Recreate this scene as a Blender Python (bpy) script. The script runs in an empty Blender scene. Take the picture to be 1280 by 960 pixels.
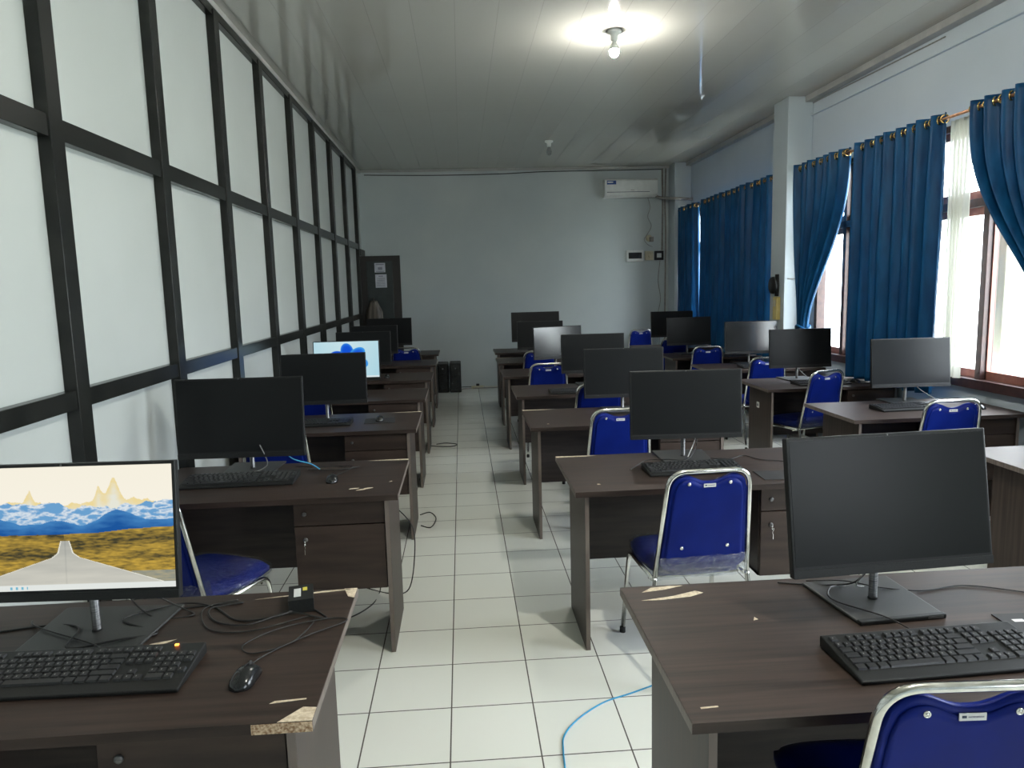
import bpy, math, random
from mathutils import Vector, Matrix, noise
random.seed(7)
PI = math.pi
R = math.radians
scene = bpy.context.scene
COL = scene.collection

# ------------------------------------------------------------------ materials
def node_mat(name, color=(.5, .5, .5), rough=.5, metal=0., spec=.5, **kw):
    m = bpy.data.materials.new(name); m.use_nodes = True
    b = m.node_tree.nodes['Principled BSDF']
    b.inputs['Base Color'].default_value = (*color, 1)
    b.inputs['Roughness'].default_value = rough
    b.inputs['Metallic'].default_value = metal
    b.inputs['Specular IOR Level'].default_value = spec
    for k, v in kw.items():
        b.inputs[k.replace('_', ' ')].default_value = v
    return m

def N(m, typ, **props):
    n = m.node_tree.nodes.new(typ)
    for k, v in props.items(): setattr(n, k, v)
    return n

def L(m, a, b): m.node_tree.links.new(a, b)

def noisy(m, c1, c2, scale=(1, 1, 1), nscale=5, detail=4, lo=.35, hi=.65, bump=0, rough=None, coord='Object'):
    """colour variation by stretched noise in object space"""
    b = m.node_tree.nodes['Principled BSDF']
    tc = N(m, 'ShaderNodeTexCoord'); mp = N(m, 'ShaderNodeMapping'); mp.inputs['Scale'].default_value = scale
    nz = N(m, 'ShaderNodeTexNoise'); nz.inputs['Scale'].default_value = nscale; nz.inputs['Detail'].default_value = detail
    cr = N(m, 'ShaderNodeValToRGB')
    cr.color_ramp.elements[0].position = lo; cr.color_ramp.elements[0].color = (*c1, 1)
    cr.color_ramp.elements[1].position = hi; cr.color_ramp.elements[1].color = (*c2, 1)
    L(m, tc.outputs[coord], mp.inputs['Vector']); L(m, mp.outputs[0], nz.inputs['Vector'])
    L(m, nz.outputs['Fac'], cr.inputs['Fac']); L(m, cr.outputs[0], b.inputs['Base Color'])
    if bump:
        bp = N(m, 'ShaderNodeBump'); bp.inputs['Strength'].default_value = bump; bp.inputs['Distance'].default_value = .002
        L(m, nz.outputs['Fac'], bp.inputs['Height']); L(m, bp.outputs[0], b.inputs['Normal'])
    if rough:
        mr = N(m, 'ShaderNodeMapRange'); mr.inputs['To Min'].default_value = rough[0]; mr.inputs['To Max'].default_value = rough[1]
        L(m, nz.outputs['Fac'], mr.inputs['Value']); L(m, mr.outputs[0], b.inputs['Roughness'])
    return m

W_D, W_L = (.0155, .0094, .0072), (.053, .0345, .0265)
MAT = {}
MAT['wood_x'] = noisy(node_mat('walnut_laminate_across', spec=.36), W_D, W_L, (1.1, 26, 8), 2.2, 7, .3, .72, rough=(.42, .52))
MAT['wood_z'] = noisy(node_mat('walnut_laminate_upright', spec=.3), (.024, .016, .013), (.062, .045, .037), (14, 26, 1.0), 2.2, 7, .3, .72, rough=(.38, .5))
MAT['wood_edge'] = noisy(node_mat('laminate_edge_band'), (.10, .078, .068), (.17, .14, .12), (1, 30, 1), 3, 4, rough=(.35, .5))
MAT['wood_dark'] = noisy(node_mat('dark_board'), (.020, .014, .013), (.045, .032, .028), (1, 8, 12), 3, 5, rough=(.45, .6))
MAT['chipboard'] = noisy(node_mat('bare_chipboard', rough=.9), (.22, .12, .06), (.62, .48, .33), (1, 1, 1), 160, 3)
MAT['chip_pale'] = noisy(node_mat('torn_laminate', rough=.9), (.50, .40, .28), (.72, .62, .47), (1, 1, 1), 120, 3)
MAT['plastic_black'] = noisy(node_mat('black_plastic', spec=.3), (.010, .011, .011), (.016, .017, .017), (1, 1, 1), 300, 2, bump=.05, rough=(.38, .48))
MAT['plastic_key'] = noisy(node_mat('black_key_plastic'), (.014, .015, .016), (.022, .023, .024), (1, 1, 1), 200, 2, rough=(.3, .42))
MAT['plastic_gloss'] = noisy(node_mat('glossy_black_plastic'), (.010, .011, .012), (.014, .015, .016), (1, 1, 1), 90, 2, rough=(.14, .22))
MAT['screen_off'] = noisy(node_mat('dark_screen_film', rough=.3, spec=.15), (.010, .011, .0115), (.0115, .0125, .013), (1, 1, 1), 2, 2)
MAT['screen_gloss'] = noisy(node_mat('glossier_screen_film', rough=.16, spec=.75), (.0125, .0135, .0135), (.014, .015, .015), (1, 1, 1), 2, 2)
MAT['base_grey'] = noisy(node_mat('dark_grey_metal_base'), (.022, .023, .022), (.034, .035, .034), (1, 1, 1), 200, 2, rough=(.4, .5))
MAT['neck'] = noisy(node_mat('brushed_dark_steel', metal=.8), (.10, .10, .10), (.2, .2, .2), (1, 1, 12), 40, 2, rough=(.28, .4))
MAT['chrome'] = noisy(node_mat('chromed_steel', metal=1.), (.62, .62, .58), (.78, .78, .74), (1, 1, 1), 30, 2, rough=(.12, .22))
MAT['blue_vinyl'] = noisy(node_mat('royal_blue_vinyl', spec=.12), (.002, .010, .13), (.003, .014, .17), (1, 1, 1), 6, 4, rough=(.38, .5))
MAT['rubber'] = noisy(node_mat('black_rubber'), (.012, .012, .012), (.02, .02, .02), (1, 1, 1), 50, 2, rough=(.6, .8))
MAT['label_white'] = noisy(node_mat('white_sticker'), (.62, .63, .62), (.72, .72, .70), (1, 1, 1), 30, 2, rough=(.4, .5))
MAT['ink'] = noisy(node_mat('grey_ink'), (.15, .15, .2), (.28, .28, .33), (1, 1, 1), 300, 2, lo=.45, hi=.55)
MAT['ink_dark'] = noisy(node_mat('dark_ink'), (.02, .03, .06), (.03, .05, .09), (1, 1, 1), 300, 2)
MAT['post_black'] = noisy(node_mat('black_painted_frame', spec=.3), (.010, .011, .010), (.017, .018, .016), (1, 1, 1), 8, 3)
MAT['post_black'].node_tree.nodes['Principled BSDF'].inputs['Roughness'].default_value = .25
MAT['panel_white'] = noisy(node_mat('white_wall_board', spec=.3), (.455, .485, .47), (.49, .52, .505), (.4, .4, .4), 3, 3, rough=(.45, .55))
MAT['wall_back'] = noisy(node_mat('pale_blue_plaster', spec=.2), (.46, .515, .53), (.52, .57, .57), (.35, .35, .35), 2.5, 5, rough=(.7, .8))
MAT['wall_right'] = noisy(node_mat('pale_blue_wall_paint', spec=.2), (.50, .565, .62), (.56, .62, .67), (.35, .35, .35), 2.5, 5, rough=(.65, .8))
MAT['pillar'] = noisy(node_mat('pillar_paint', spec=.2), (.46, .53, .57), (.52, .58, .61), (.5, .5, .5), 2.5, 5, rough=(.65, .8))
MAT['cornice'] = noisy(node_mat('painted_cornice', spec=.3), (.36, .36, .35), (.44, .44, .42), (1, 1, 1), 5, 3, rough=(.35, .5))
MAT['curtain'] = noisy(node_mat('blue_satin_curtain', spec=.22), (.003, .046, .130), (.007, .088, .215), (1, 1, .25), 14, 4, rough=(.36, .48))
mc = MAT['curtain']; ntc = mc.node_tree; pb = ntc.nodes['Principled BSDF']
tlc = ntc.nodes.new('ShaderNodeBsdfTranslucent'); tlc.inputs[0].default_value = (.02, .20, .42, 1)
mxc = ntc.nodes.new('ShaderNodeMixShader'); mxc.inputs[0].default_value = .10
ntc.links.new(pb.outputs[0], mxc.inputs[1]); ntc.links.new(tlc.outputs[0], mxc.inputs[2]); ntc.links.new(mxc.outputs[0], ntc.nodes['Material Output'].inputs[0])
MAT['brass'] = noisy(node_mat('brass', metal=1.), (.55, .38, .13), (.75, .55, .24), (1, 1, 1), 30, 2, rough=(.18, .3))
MAT['rod'] = noisy(node_mat('copper_coloured_rod', metal=.9), (.38, .20, .12), (.55, .32, .2), (1, 1, 1), 30, 2, rough=(.25, .4))
MAT['frame_brown'] = noisy(node_mat('brown_window_wood'), (.045, .022, .020), (.075, .036, .030), (1, 1, 1), 20, 4, rough=(.35, .5))
MAT['frame_red'] = noisy(node_mat('reddish_sash_wood'), (.26, .10, .075), (.36, .15, .11), (1, 1, 1), 20, 4, rough=(.4, .55))
MAT['white_plastic'] = noisy(node_mat('white_appliance_plastic'), (.62, .64, .62), (.68, .70, .68), (1, 1, 1), 10, 2, rough=(.3, .4))
MAT['cream_plastic'] = noisy(node_mat('aged_cream_plastic'), (.50, .46, .32), (.60, .56, .42), (1, 1, 1), 10, 2, rough=(.4, .5))
MAT['yellow_plastic'] = noisy(node_mat('yellow_plastic'), (.52, .42, .14), (.64, .52, .20), (1, 1, 1), 10, 2, rough=(.4, .5))
MAT['duct_grey'] = noisy(node_mat('grey_duct'), (.22, .21, .20), (.32, .30, .28), (1, 1, 1), 30, 3, rough=(.6, .8))
MAT['cord_black'] = noisy(node_mat('black_cord'), (.010, .010, .010), (.02, .02, .02), (1, 1, 1), 60, 2, rough=(.4, .55))
MAT['cord_grey'] = noisy(node_mat('grey_cord'), (.20, .20, .19), (.30, .30, .29), (1, 1, 1), 60, 2, rough=(.4, .55))
MAT['cord_blue'] = noisy(node_mat('cyan_network_cord'), (.02, .24, .46), (.03, .32, .55), (1, 1, 1), 60, 2, rough=(.35, .5))
MAT['door_dark'] = noisy(node_mat('dark_green_door_paint'), (.012, .020, .020), (.02, .03, .03), (1, 1, 1), 10, 3, rough=(.35, .5))
MAT['door_edge'] = noisy(node_mat('blackish_door_edge'), (.010, .009, .008), (.016, .014, .012), (1, 1, 1), 10, 3, rough=(.4, .5))
MAT['paper'] = noisy(node_mat('printed_paper'), (.42, .44, .50), (.55, .57, .62), (1, 1, 1), 12, 3, rough=(.7, .8))
MAT['sticker_blue'] = noisy(node_mat('blue_sticker'), (.01, .05, .22), (.02, .08, .30), (1, 1, 1), 60, 2, rough=(.4, .5))
MAT['yellow_ink'] = noisy(node_mat('yellow_ink'), (.6, .5, .05), (.7, .6, .1), (1, 1, 1), 60, 2)
MAT['bag'] = noisy(node_mat('brown_hanging_cloth'), (.05, .042, .034), (.16, .14, .11), (9, 9, .6), 3, 3, rough=(.3, .5))
MAT['ext_beige'] = noisy(node_mat('beige_outside_post'), (.48, .46, .33), (.56, .54, .40), (1, 1, 1), 4, 3, rough=(.7, .8))
MAT['ext_ground'] = noisy(node_mat('pale_concrete_yard'), (.55, .57, .50), (.65, .66, .60), (1, 1, 1), 2, 4, rough=(.8, .9))

def emis(name, col, s):
    m = bpy.data.materials.new(name); m.use_nodes = True
    nt = m.node_tree; nt.nodes.remove(nt.nodes['Principled BSDF'])
    e = nt.nodes.new('ShaderNodeEmission'); e.inputs[0].default_value = (*col, 1); e.inputs[1].default_value = s
    nt.links.new(e.outputs[0], nt.nodes['Material Output'].inputs[0]); return m
MAT['bulb_lit'] = emis('lit_bulb_glass', (1., .98, .88), 1500)
MAT['bulb_lit_soft'] = emis('lit_bulb_glass_dimmer', (1., .98, .90), 700)  # same lit glass, emission lowered to soften the glow on the ceiling
MAT['led'] = emis('orange_led', (1, .22, .03), 4)

def screen_mat(name, s):
    m = emis(name, (1, 1, 1), s); nt = m.node_tree
    a = nt.nodes.new('ShaderNodeVertexColor'); a.layer_name = 'picture'
    nt.links.new(a.outputs['Color'], [n for n in nt.nodes if n.type == 'EMISSION'][0].inputs[0]); return m
MAT['screen_lit'] = screen_mat('lit_screen_picture', .42)

def glassy(name, fac_col, gloss, tint=(1, 1, 1), bump=0):
    """thin clear sheet: transparent with a fresnel-weighted reflection"""
    m = bpy.data.materials.new(name); m.use_nodes = True; nt = m.node_tree
    nt.nodes.remove(nt.nodes['Principled BSDF'])
    t = nt.nodes.new('ShaderNodeBsdfTransparent'); t.inputs[0].default_value = (*tint, 1)
    g = nt.nodes.new('ShaderNodeBsdfGlossy'); g.inputs['Roughness'].default_value = gloss
    lw = nt.nodes.new('ShaderNodeLayerWeight'); lw.inputs['Blend'].default_value = .5
    pw = nt.nodes.new('ShaderNodeMath'); pw.operation = 'POWER'; pw.inputs[1].default_value = 4.5
    f = nt.nodes.new('ShaderNodeMath'); f.operation = 'MULTIPLY_ADD'; f.inputs[1].default_value = .4 if bump else .8; f.inputs[2].default_value = fac_col
    nt.links.new(lw.outputs['Facing'], pw.inputs[0]); nt.links.new(pw.outputs[0], f.inputs[0])
    mx = nt.nodes.new('ShaderNodeMixShader')
    nt.links.new(f.outputs[0], mx.inputs[0]); nt.links.new(t.outputs[0], mx.inputs[1]); nt.links.new(g.outputs[0], mx.inputs[2])
    nt.links.new(mx.outputs[0], nt.nodes['Material Output'].inputs[0])
    if bump:
        nz = nt.nodes.new('ShaderNodeTexNoise'); nz.inputs['Scale'].default_value = 22; nz.inputs['Detail'].default_value = 3
        b = nt.nodes.new('ShaderNodeBump'); b.inputs['Strength'].default_value = bump; b.inputs['Distance'].default_value = .05
        nt.links.new(nz.outputs[0], b.inputs['Height']); nt.links.new(b.outputs[0], g.inputs['Normal'])
        nt.links.new(b.outputs[0], lw.inputs['Normal'])
    return m
MAT['glass'] = glassy('window_glass', .03, .02)
MAT['bulb_glass'] = glassy('clear_bulb_glass', .1, .05, (.8, .8, .8))
MAT['plastic_wrap'] = glassy('clear_plastic_wrap', .07, .10, (.86, .88, .9), bump=1.)
# sheer voile
m = bpy.data.materials.new('white_voile'); m.use_nodes = True; nt = m.node_tree; nt.nodes.remove(nt.nodes['Principled BSDF'])
tl = nt.nodes.new('ShaderNodeBsdfTranslucent'); tl.inputs[0].default_value = (.30, .30, .26, 1)
df = nt.nodes.new('ShaderNodeBsdfDiffuse'); df.inputs[0].default_value = (.85, .86, .80, 1)
tr = nt.nodes.new('ShaderNodeBsdfTransparent')
m1 = nt.nodes.new('ShaderNodeMixShader'); m1.inputs[0].default_value = .5
m2 = nt.nodes.new('ShaderNodeMixShader'); m2.inputs[0].default_value = .3
wv = nt.nodes.new('ShaderNodeTexNoise'); wv.inputs['Scale'].default_value = 400
mr = nt.nodes.new('ShaderNodeMapRange'); mr.inputs['To Min'].default_value = .02; mr.inputs['To Max'].default_value = .10
nt.links.new(wv.outputs['Fac'], mr.inputs['Value']); nt.links.new(mr.outputs[0], m2.inputs[0])
nt.links.new(tl.outputs[0], m1.inputs[1]); nt.links.new(df.outputs[0], m1.inputs[2])
nt.links.new(m1.outputs[0], m2.inputs[1]); nt.links.new(tr.outputs[0], m2.inputs[2])
nt.links.new(m2.outputs[0], nt.nodes['Material Output'].inputs[0]); MAT['voile'] = m

# floor tiles: square grid with dark joints, slight tone change tile to tile
def grid_material(name, tw, th, ox, oy, joint, c_tile, c_tile2, c_joint, rough, stain=None, bumpd=.0006):
    m = node_mat(name, rough=rough); b = m.node_tree.nodes['Principled BSDF']
    tc = N(m, 'ShaderNodeTexCoord'); sp = N(m, 'ShaderNodeSeparateXYZ'); L(m, tc.outputs['Object'], sp.inputs[0])
    def mth(op, a, bb=None):
        n = N(m, 'ShaderNodeMath', operation=op)
        for i, v in enumerate((a, bb)):
            if v is None: continue
            if isinstance(v, (int, float)): n.inputs[i].default_value = v
            else: L(m, v, n.inputs[i])
        return n.outputs[0]
    masks, cells = [], []
    for ax, w, o in (('X', tw, ox), ('Y', th, oy)):
        s = mth('DIVIDE', mth('SUBTRACT', sp.outputs[ax], o), w)
        fr = mth('FRACT', s); cells.append(mth('FLOOR', s))
        d = mth('MINIMUM', fr, mth('SUBTRACT', 1., fr))
        masks.append(mth('LESS_THAN', mth('MULTIPLY', d, w), joint / 2))
    mask = mth('MAXIMUM', masks[0], masks[1])
    cv = N(m, 'ShaderNodeCombineXYZ'); L(m, cells[0], cv.inputs[0]); L(m, cells[1], cv.inputs[1])
    wn = N(m, 'ShaderNodeTexWhiteNoise'); L(m, cv.outputs[0], wn.inputs['Vector'])
    nz = N(m, 'ShaderNodeTexNoise'); nz.inputs['Scale'].default_value = 1.7; nz.inputs['Detail'].default_value = 5
    L(m, tc.outputs['Object'], nz.inputs['Vector'])
    f = mth('ADD', mth('MULTIPLY', wn.outputs['Value'], .35), mth('MULTIPLY', nz.outputs['Fac'], .65))
    mx = N(m, 'ShaderNodeMix', data_type='RGBA'); mx.inputs['A'].default_value = (*c_tile, 1); mx.inputs['B'].default_value = (*c_tile2, 1)
    L(m, f, mx.inputs['Factor'])
    mj = N(m, 'ShaderNodeMix', data_type='RGBA'); mj.inputs['B'].default_value = (*c_joint, 1)
    L(m, mx.outputs['Result'], mj.inputs['A']); L(m, mask, mj.inputs['Factor']); L(m, mj.outputs['Result'], b.inputs['Base Color'])
    bp = N(m, 'ShaderNodeBump'); bp.inputs['Strength'].default_value = 1; bp.inputs['Distance'].default_value = bumpd
    h = mth('SUBTRACT', mth('MULTIPLY', nz.outputs['Fac'], .3), mask); L(m, h, bp.inputs['Height']); L(m, bp.outputs[0], b.inputs['Normal'])
    return m
MAT['floor'] = grid_material('glazed_floor_tiles', .3285, .3415, -.095, 2.412, .0055, (.76, .77, .70), (.82, .83, .76), (.12, .11, .095), .16)
MAT['ceiling'] = grid_material('pvc_ceiling_boards', .30, 6.0, .02, 8.2, .004, (.45, .44, .40), (.48, .47, .43), (.38, .37, .34), .045, bumpd=.0008)
MAT['ceiling'].node_tree.nodes['Principled BSDF'].inputs['Specular IOR Level'].default_value = .85

# ------------------------------------------------------------------ mesh builder
class MB:
    def __init__(s): s.v = []; s.f = []; s.mi = []; s.sm = []
    def add(s, vs, fs, mi=0, smooth=False):
        o = len(s.v); s.v += [tuple(v) for v in vs]
        for f in fs: s.f.append([i + o for i in f]); s.mi.append(mi); s.sm.append(smooth)
        return s
    def box(s, a, b, mi=0, mtx=None):
        x0, y0, z0 = a; x1, y1, z1 = b
        vs = [(x0, y0, z0), (x1, y0, z0), (x1, y1, z0), (x0, y1, z0), (x0, y0, z1), (x1, y0, z1), (x1, y1, z1), (x0, y1, z1)]
        if mtx: vs = [mtx @ Vector(v) for v in vs]
        return s.add(vs, [(0, 3, 2, 1), (4, 5, 6, 7), (0, 1, 5, 4), (1, 2, 6, 5), (2, 3, 7, 6), (3, 0, 4, 7)], mi)
    def prism(s, poly, z0, z1, mi=0, axis='z'):
        n = len(poly)
        conv = {'z': lambda p, h: (p[0], p[1], h), 'y': lambda p, h: (p[0], h, p[1]), 'x': lambda p, h: (h, p[0], p[1])}[axis]
        vs = [conv(p, z0) for p in poly] + [conv(p, z1) for p in poly]
        fs = [tuple(range(n))[::-1], tuple(range(n, 2 * n))] + [(i, (i + 1) % n, n + (i + 1) % n, n + i) for i in range(n)]
        return s.add(vs, fs, mi)
    def tube(s, pts, r, seg=8, closed=False, mi=0, caps=True):
        pts = [Vector(p) for p in pts]; n = len(pts); vs = []; fs = []
        rr = r if isinstance(r, (list, tuple)) else [r] * n
        up = None
        for i, p in enumerate(pts):
            a = pts[(i - 1) % n] if closed or i else p; b = pts[(i + 1) % n] if closed or i < n - 1 else p
            t = (b - a).normalized()
            if up is None:
                up = Vector((0, 0, 1)) if abs(t.z) < .9 else Vector((1, 0, 0))
            up = (up - t * up.dot(t)).normalized(); sd = t.cross(up)
            for k in range(seg):
                an = 2 * PI * k / seg; vs.append(p + (up * math.cos(an) + sd * math.sin(an)) * rr[i])
        m = n if closed else n - 1
        for i in range(m):
            j = (i + 1) % n
            for k in range(seg):
                k2 = (k + 1) % seg; fs.append((i * seg + k, i * seg + k2, j * seg + k2, j * seg + k))
        s.add(vs, fs, mi, True)
        if not closed and caps:
            o = len(s.v) - n * seg
            s.f.append([o + k for k in range(seg)][::-1]); s.mi.append(mi); s.sm.append(False)
            s.f.append([o + (n - 1) * seg + k for k in range(seg)]); s.mi.append(mi); s.sm.append(False)
        return s
    def lathe(s, prof, c=(0, 0, 0), seg=20, axis='z', mi=0):
        """prof: (radius, height) list"""
        vs = []; fs = []; n = len(prof); c = Vector(c)
        for r, h in prof:
            for k in range(seg):
                a = 2 * PI * k / seg; x, y = r * math.cos(a), r * math.sin(a)
                v = {'z': (x, y, h), 'y': (x, h, y), 'x': (h, x, y)}[axis]; vs.append(c + Vector(v))
        for i in range(n - 1):
            for k in range(seg):
                k2 = (k + 1) % seg; fs.append((i * seg + k, i * seg + k2, (i + 1) * seg + k2, (i + 1) * seg + k))
        fs.append(tuple(range(seg))[::-1]); fs.append(tuple((n - 1) * seg + k for k in range(seg)))
        return s.add(vs, fs, mi, True)
    def torus(s, c, R0, r, axis='y', seg=20, sub=8, mi=0, rz=0):
        pts = []
        for k in range(seg):
            a = 2 * PI * k / seg; x, y = R0 * math.cos(a), R0 * math.sin(a)
            v = Vector({'z': (x, y, 0), 'y': (x, 0, y), 'x': (0, x, y)}[axis]); v.rotate(Matrix.Rotation(rz, 3, 'Z')); pts.append(Vector(c) + v)
        return s.tube(pts, r, sub, True, mi)
    def mesh(s, name, mats):
        me = bpy.data.meshes.new(name); me.from_pydata(s.v, [], s.f)
        for m in mats: me.materials.append(m if not isinstance(m, str) else MAT[m])
        for p, mi, sm in zip(me.polygons, s.mi, s.sm): p.material_index = mi; p.use_smooth = sm
        me.update(); return me
    def obj(s, name, mats, parent=None, loc=(0, 0, 0), rot=(0, 0, 0), bevel=0, seg=2):
        if isinstance(mats, str): mats = [mats]
        return link(name, s.mesh(name, mats), parent, loc, rot, bevel, seg)

def link(name, me, parent=None, loc=(0, 0, 0), rot=(0, 0, 0), bevel=0, seg=2):
    o = bpy.data.objects.new(name, me); COL.objects.link(o); o.parent = parent; o.location = loc; o.rotation_euler = rot
    if bevel:
        b = o.modifiers.new('bevel', 'BEVEL'); b.width = bevel; b.segments = seg; b.limit_method = 'ANGLE'; b.angle_limit = R(40)
    return o
def empty(name, loc=(0, 0, 0), rz=0):
    o = bpy.data.objects.new(name, None); o.empty_display_size = .05; COL.objects.link(o); o.location = loc; o.rotation_euler = (0, 0, rz); return o
def tag(o, label, cat, group=None):
    o['label'] = label; o['category'] = cat
    if group: o['group'] = group
    return o
def structure(o): o['kind'] = 'structure'; return o
KIDS = {}
def kids(o): return [c for c in bpy.data.objects if c.parent == o]
def copy_tree(o, parent=None):
    c = o.copy(); COL.objects.link(c); c.parent = parent
    for ch in kids(o): copy_tree(ch, c)
    return c
def spline(pts, n=8):
    pts = [Vector(p) for p in pts]; out = []
    for i in range(len(pts) - 1):
        p0 = pts[max(i - 1, 0)]; p1 = pts[i]; p2 = pts[i + 1]; p3 = pts[min(i + 2, len(pts) - 1)]
        for k in range(n):
            t = k / n
            out.append(.5 * ((2 * p1) + (p2 - p0) * t + (2 * p0 - 5 * p1 + 4 * p2 - p3) * t * t + (3 * p1 - p0 - 3 * p2 + p3) * t ** 3))
    out.append(pts[-1]); return out
def fillet(pts, r, n=6):
    pts = [Vector(p) for p in pts]; out = [pts[0]]
    for i in range(1, len(pts) - 1):
        a, b, c = pts[i - 1], pts[i], pts[i + 1]; rr = r[i - 1] if isinstance(r, (list, tuple)) else r
        p = b + (a - b).normalized() * rr; q = b + (c - b).normalized() * rr
        for k in range(n + 1):
            t = k / n; out.append(p * (1 - t) ** 2 + b * 2 * t * (1 - t) + q * t * t)
    out.append(pts[-1]); return out

# ------------------------------------------------------------------ the room
XL, XR, YB, YF, ZC = -1.585, 3.74, 12.15, -4.2, 3.56
structure(MB().box((XL - .2, YF, -.05), (XR + .2, YB + .2, 0)).obj('floor', 'floor'))
structure(MB().box((XL - .2, YF, ZC), (XR + .2, YB + .2, ZC + .05)).obj('ceiling', 'ceiling'))
structure(MB().box((XL - .2, YB, 0), (XR + .2, YB + .2, ZC)).obj('wall_back', 'wall_back'))
structure(MB().box((XL - .2, YF - .2, 0), (XR + .2, YF, ZC)).obj('wall_front', 'wall_back'))
structure(MB().box((XL - .2, YF, 0), (XL, YB, ZC)).obj('wall_left', 'panel_white'))
# black frame on the left partition: posts and rails
posts = [3.035 + 1.06 * k for k in range(-7, 9)]
n = 0
def beam(a, b, nm):
    o = MB().box(a, b).obj(nm, 'post_black', bevel=.003); return structure(o)
for y in posts:
    if y - .05 < YF: continue
    n += 1; beam((XL, y - .05, 0), (XL + .052, y + .05, 3.50), 'trim_%d' % n)
for z, h in ((0.02, .10), (1.235, .075), (2.285, .085), (3.46, .06)):
    n += 1; beam((XL, YF, z), (XL + .046, 11.56, z + h), 'trim_%d' % n)
# cornices
for a, b in (((XL, YF, 3.52), (XL + .05, YB, ZC)), ((XR - .09, YF, 3.50), (XR, YB, ZC)), ((XL, YB - .05, 3.525), (XR, YB, ZC)), ((XR - .03, YF, 3.36), (XR, 7.72, 3.375))):
    n += 1; structure(MB().box(a, b).obj('trim_%d' % n, 'cornice' if a[2] > 3.4 else 'wall_right', bevel=.006))
# right wall with window openings
WINS = [(-3.4, -1.6), (1.4, 3.45), (4.02, 7.52), (8.12, 11.60)]
WZ0, WZ1 = .90, 2.79
w = MB()
w.box((XR, YF, 0), (XR + .18, YB, WZ0)); w.box((XR, YF, WZ1), (XR + .18, YB, ZC))
ys = [YF] + [v for p in WINS for v in p] + [YB]
for i in range(0, len(ys), 2): w.box((XR, ys[i], WZ0), (XR + .18, ys[i + 1], WZ1))
structure(w.obj('wall_right', 'wall_right'))
pil = [(3.52, 3.92), (7.70, 8.06), (11.78, YB), (-.28, .08)]
for i, (a, b) in enumerate(pil):
    n += 1; structure(MB().box((3.47, a, 0), (XR, b, ZC)).obj('trim_%d' % n, 'pillar', bevel=.008))
# windows
VERT = [[-3.4, -2.5, -1.6], [1.4, 2.4, 3.45], [4.02, 5.02, 6.0, 6.95, 7.52], [8.12, 9.1, 10.1, 11.1, 11.60]]
for wi, ((a, b), vv) in enumerate(zip(WINS, VERT)):
    r = structure(empty('window_%d' % (wi + 1), (XR, (a + b) / 2, WZ0)))
    oy = (a + b) / 2
    def bx(y0, z0, y1, z1, nm, mt, x0=-.02, x1=.07, r=r, oy=oy):
        return MB().box((x0, y0 - oy, z0 - WZ0), (x1, y1 - oy, z1 - WZ0)).obj(nm, mt, r, bevel=.003)
    bx(a, WZ0 - .05, b, WZ0 + .02, 'window_sill', 'frame_brown', -.05, .12)
    bx(a, WZ1 - .05, b, WZ1, 'window_frame', 'frame_brown')
    bx(a, 2.155, b, 2.215, 'window_frame', 'frame_brown')
    for y in vv:
        y0 = min(max(y - .028, a), b - .056); bx(y0, WZ0, y0 + .056, WZ1, 'window_frame', 'frame_brown')
    for y0, y1 in zip(vv[:-1], vv[1:]):
        for z0, z1 in ((WZ0 + .02, 2.155), (2.215, WZ1 - .05)):
            y0_, y1_ = y0 + .03, y1 - .03
            f = MB(); t = .045
            if z0 > 2: t = .05
            f.box((.02, y0_ - oy, z0 - WZ0), (.05, y1_ - oy, z0 - WZ0 + .06)); f.box((.02, y0_ - oy, z1 - WZ0 - .055), (.05, y1_ - oy, z1 - WZ0))
            f.box((.02, y0_ - oy, z0 - WZ0), (.05, y0_ - oy + .010, z1 - WZ0)); f.box((.02, y1_ - oy - .010, z0 - WZ0), (.05, y1_ - oy, z1 - WZ0))
            sash = f.obj('sash', 'frame_red', r)
            MB().box((.033, y0_ - oy + .02, z0 - WZ0 + .02), (.037, y1_ - oy - .02, z1 - WZ0 - .02)).obj('pane', 'glass', sash)
            if z0 < 2:
                yc = (y0_ + y1_) / 2 - oy
                g = MB().tube([(.0, yc, .075), (-.03, yc, .075), (-.035, yc - .1, .08)], .006, 6).box((-.005, yc - .02, .055), (.022, yc + .02, .095))
                g.obj('window_latch', 'brass', sash)

# outside: yard and a beige post
structure(MB().box((3.95, -30, -.45), (40, 40, -.4)).obj('ground', 'ext_ground'))
tag(MB().box((4.2, 5.42, -.4), (4.38, 5.66, 3.6)).box((4.17, 5.39, -.4), (4.41, 5.69, -.2)).obj('porch_post', 'ext_beige', bevel=.01),
    'beige square post standing outside the near window', 'post')

# ------------------------------------------------------------------ door in the back left corner
d = structure(empty('door_1', (XL + .03, 11.62, 0), 0))
MB().box((0, 0, 0), (.62, .04, 2.19)).obj('door_leaf', 'door_edge', d, bevel=.003)
MB().box((.10, -.006, .15), (.50, .002, 2.11)).obj('door_panel', 'door_dark', d, bevel=.004)
MB().tube(fillet([(.56, -.0, 1.05), (.56, -.05, 1.05), (.56, -.05, 1.2), (.56, 0, 1.2)], .02), .008, 8).obj('door_handle', 'neck', d)
structure(MB().box((XL, 11.56, 0), (XL + .03, 12.1, 2.27)).box((XL, 11.56, 2.2), (XL + .06, 12.1, 2.3)).obj('trim_40', 'door_edge'))
def notice(name, x0, z0, x1, z1, label, lines):
    q = MB().box((x0, 0, z0), (x1, .0015, z1)); yy = -.0006
    for i, (a, zz, bb, hh) in enumerate(lines): q.box((x0 + a, yy, z0 + zz), (x0 + bb, .0005, z0 + zz + hh), 1)
    return tag(q.obj(name, ['paper', 'ink'], None, (0, 11.611, 0)), label, 'paper')
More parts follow.
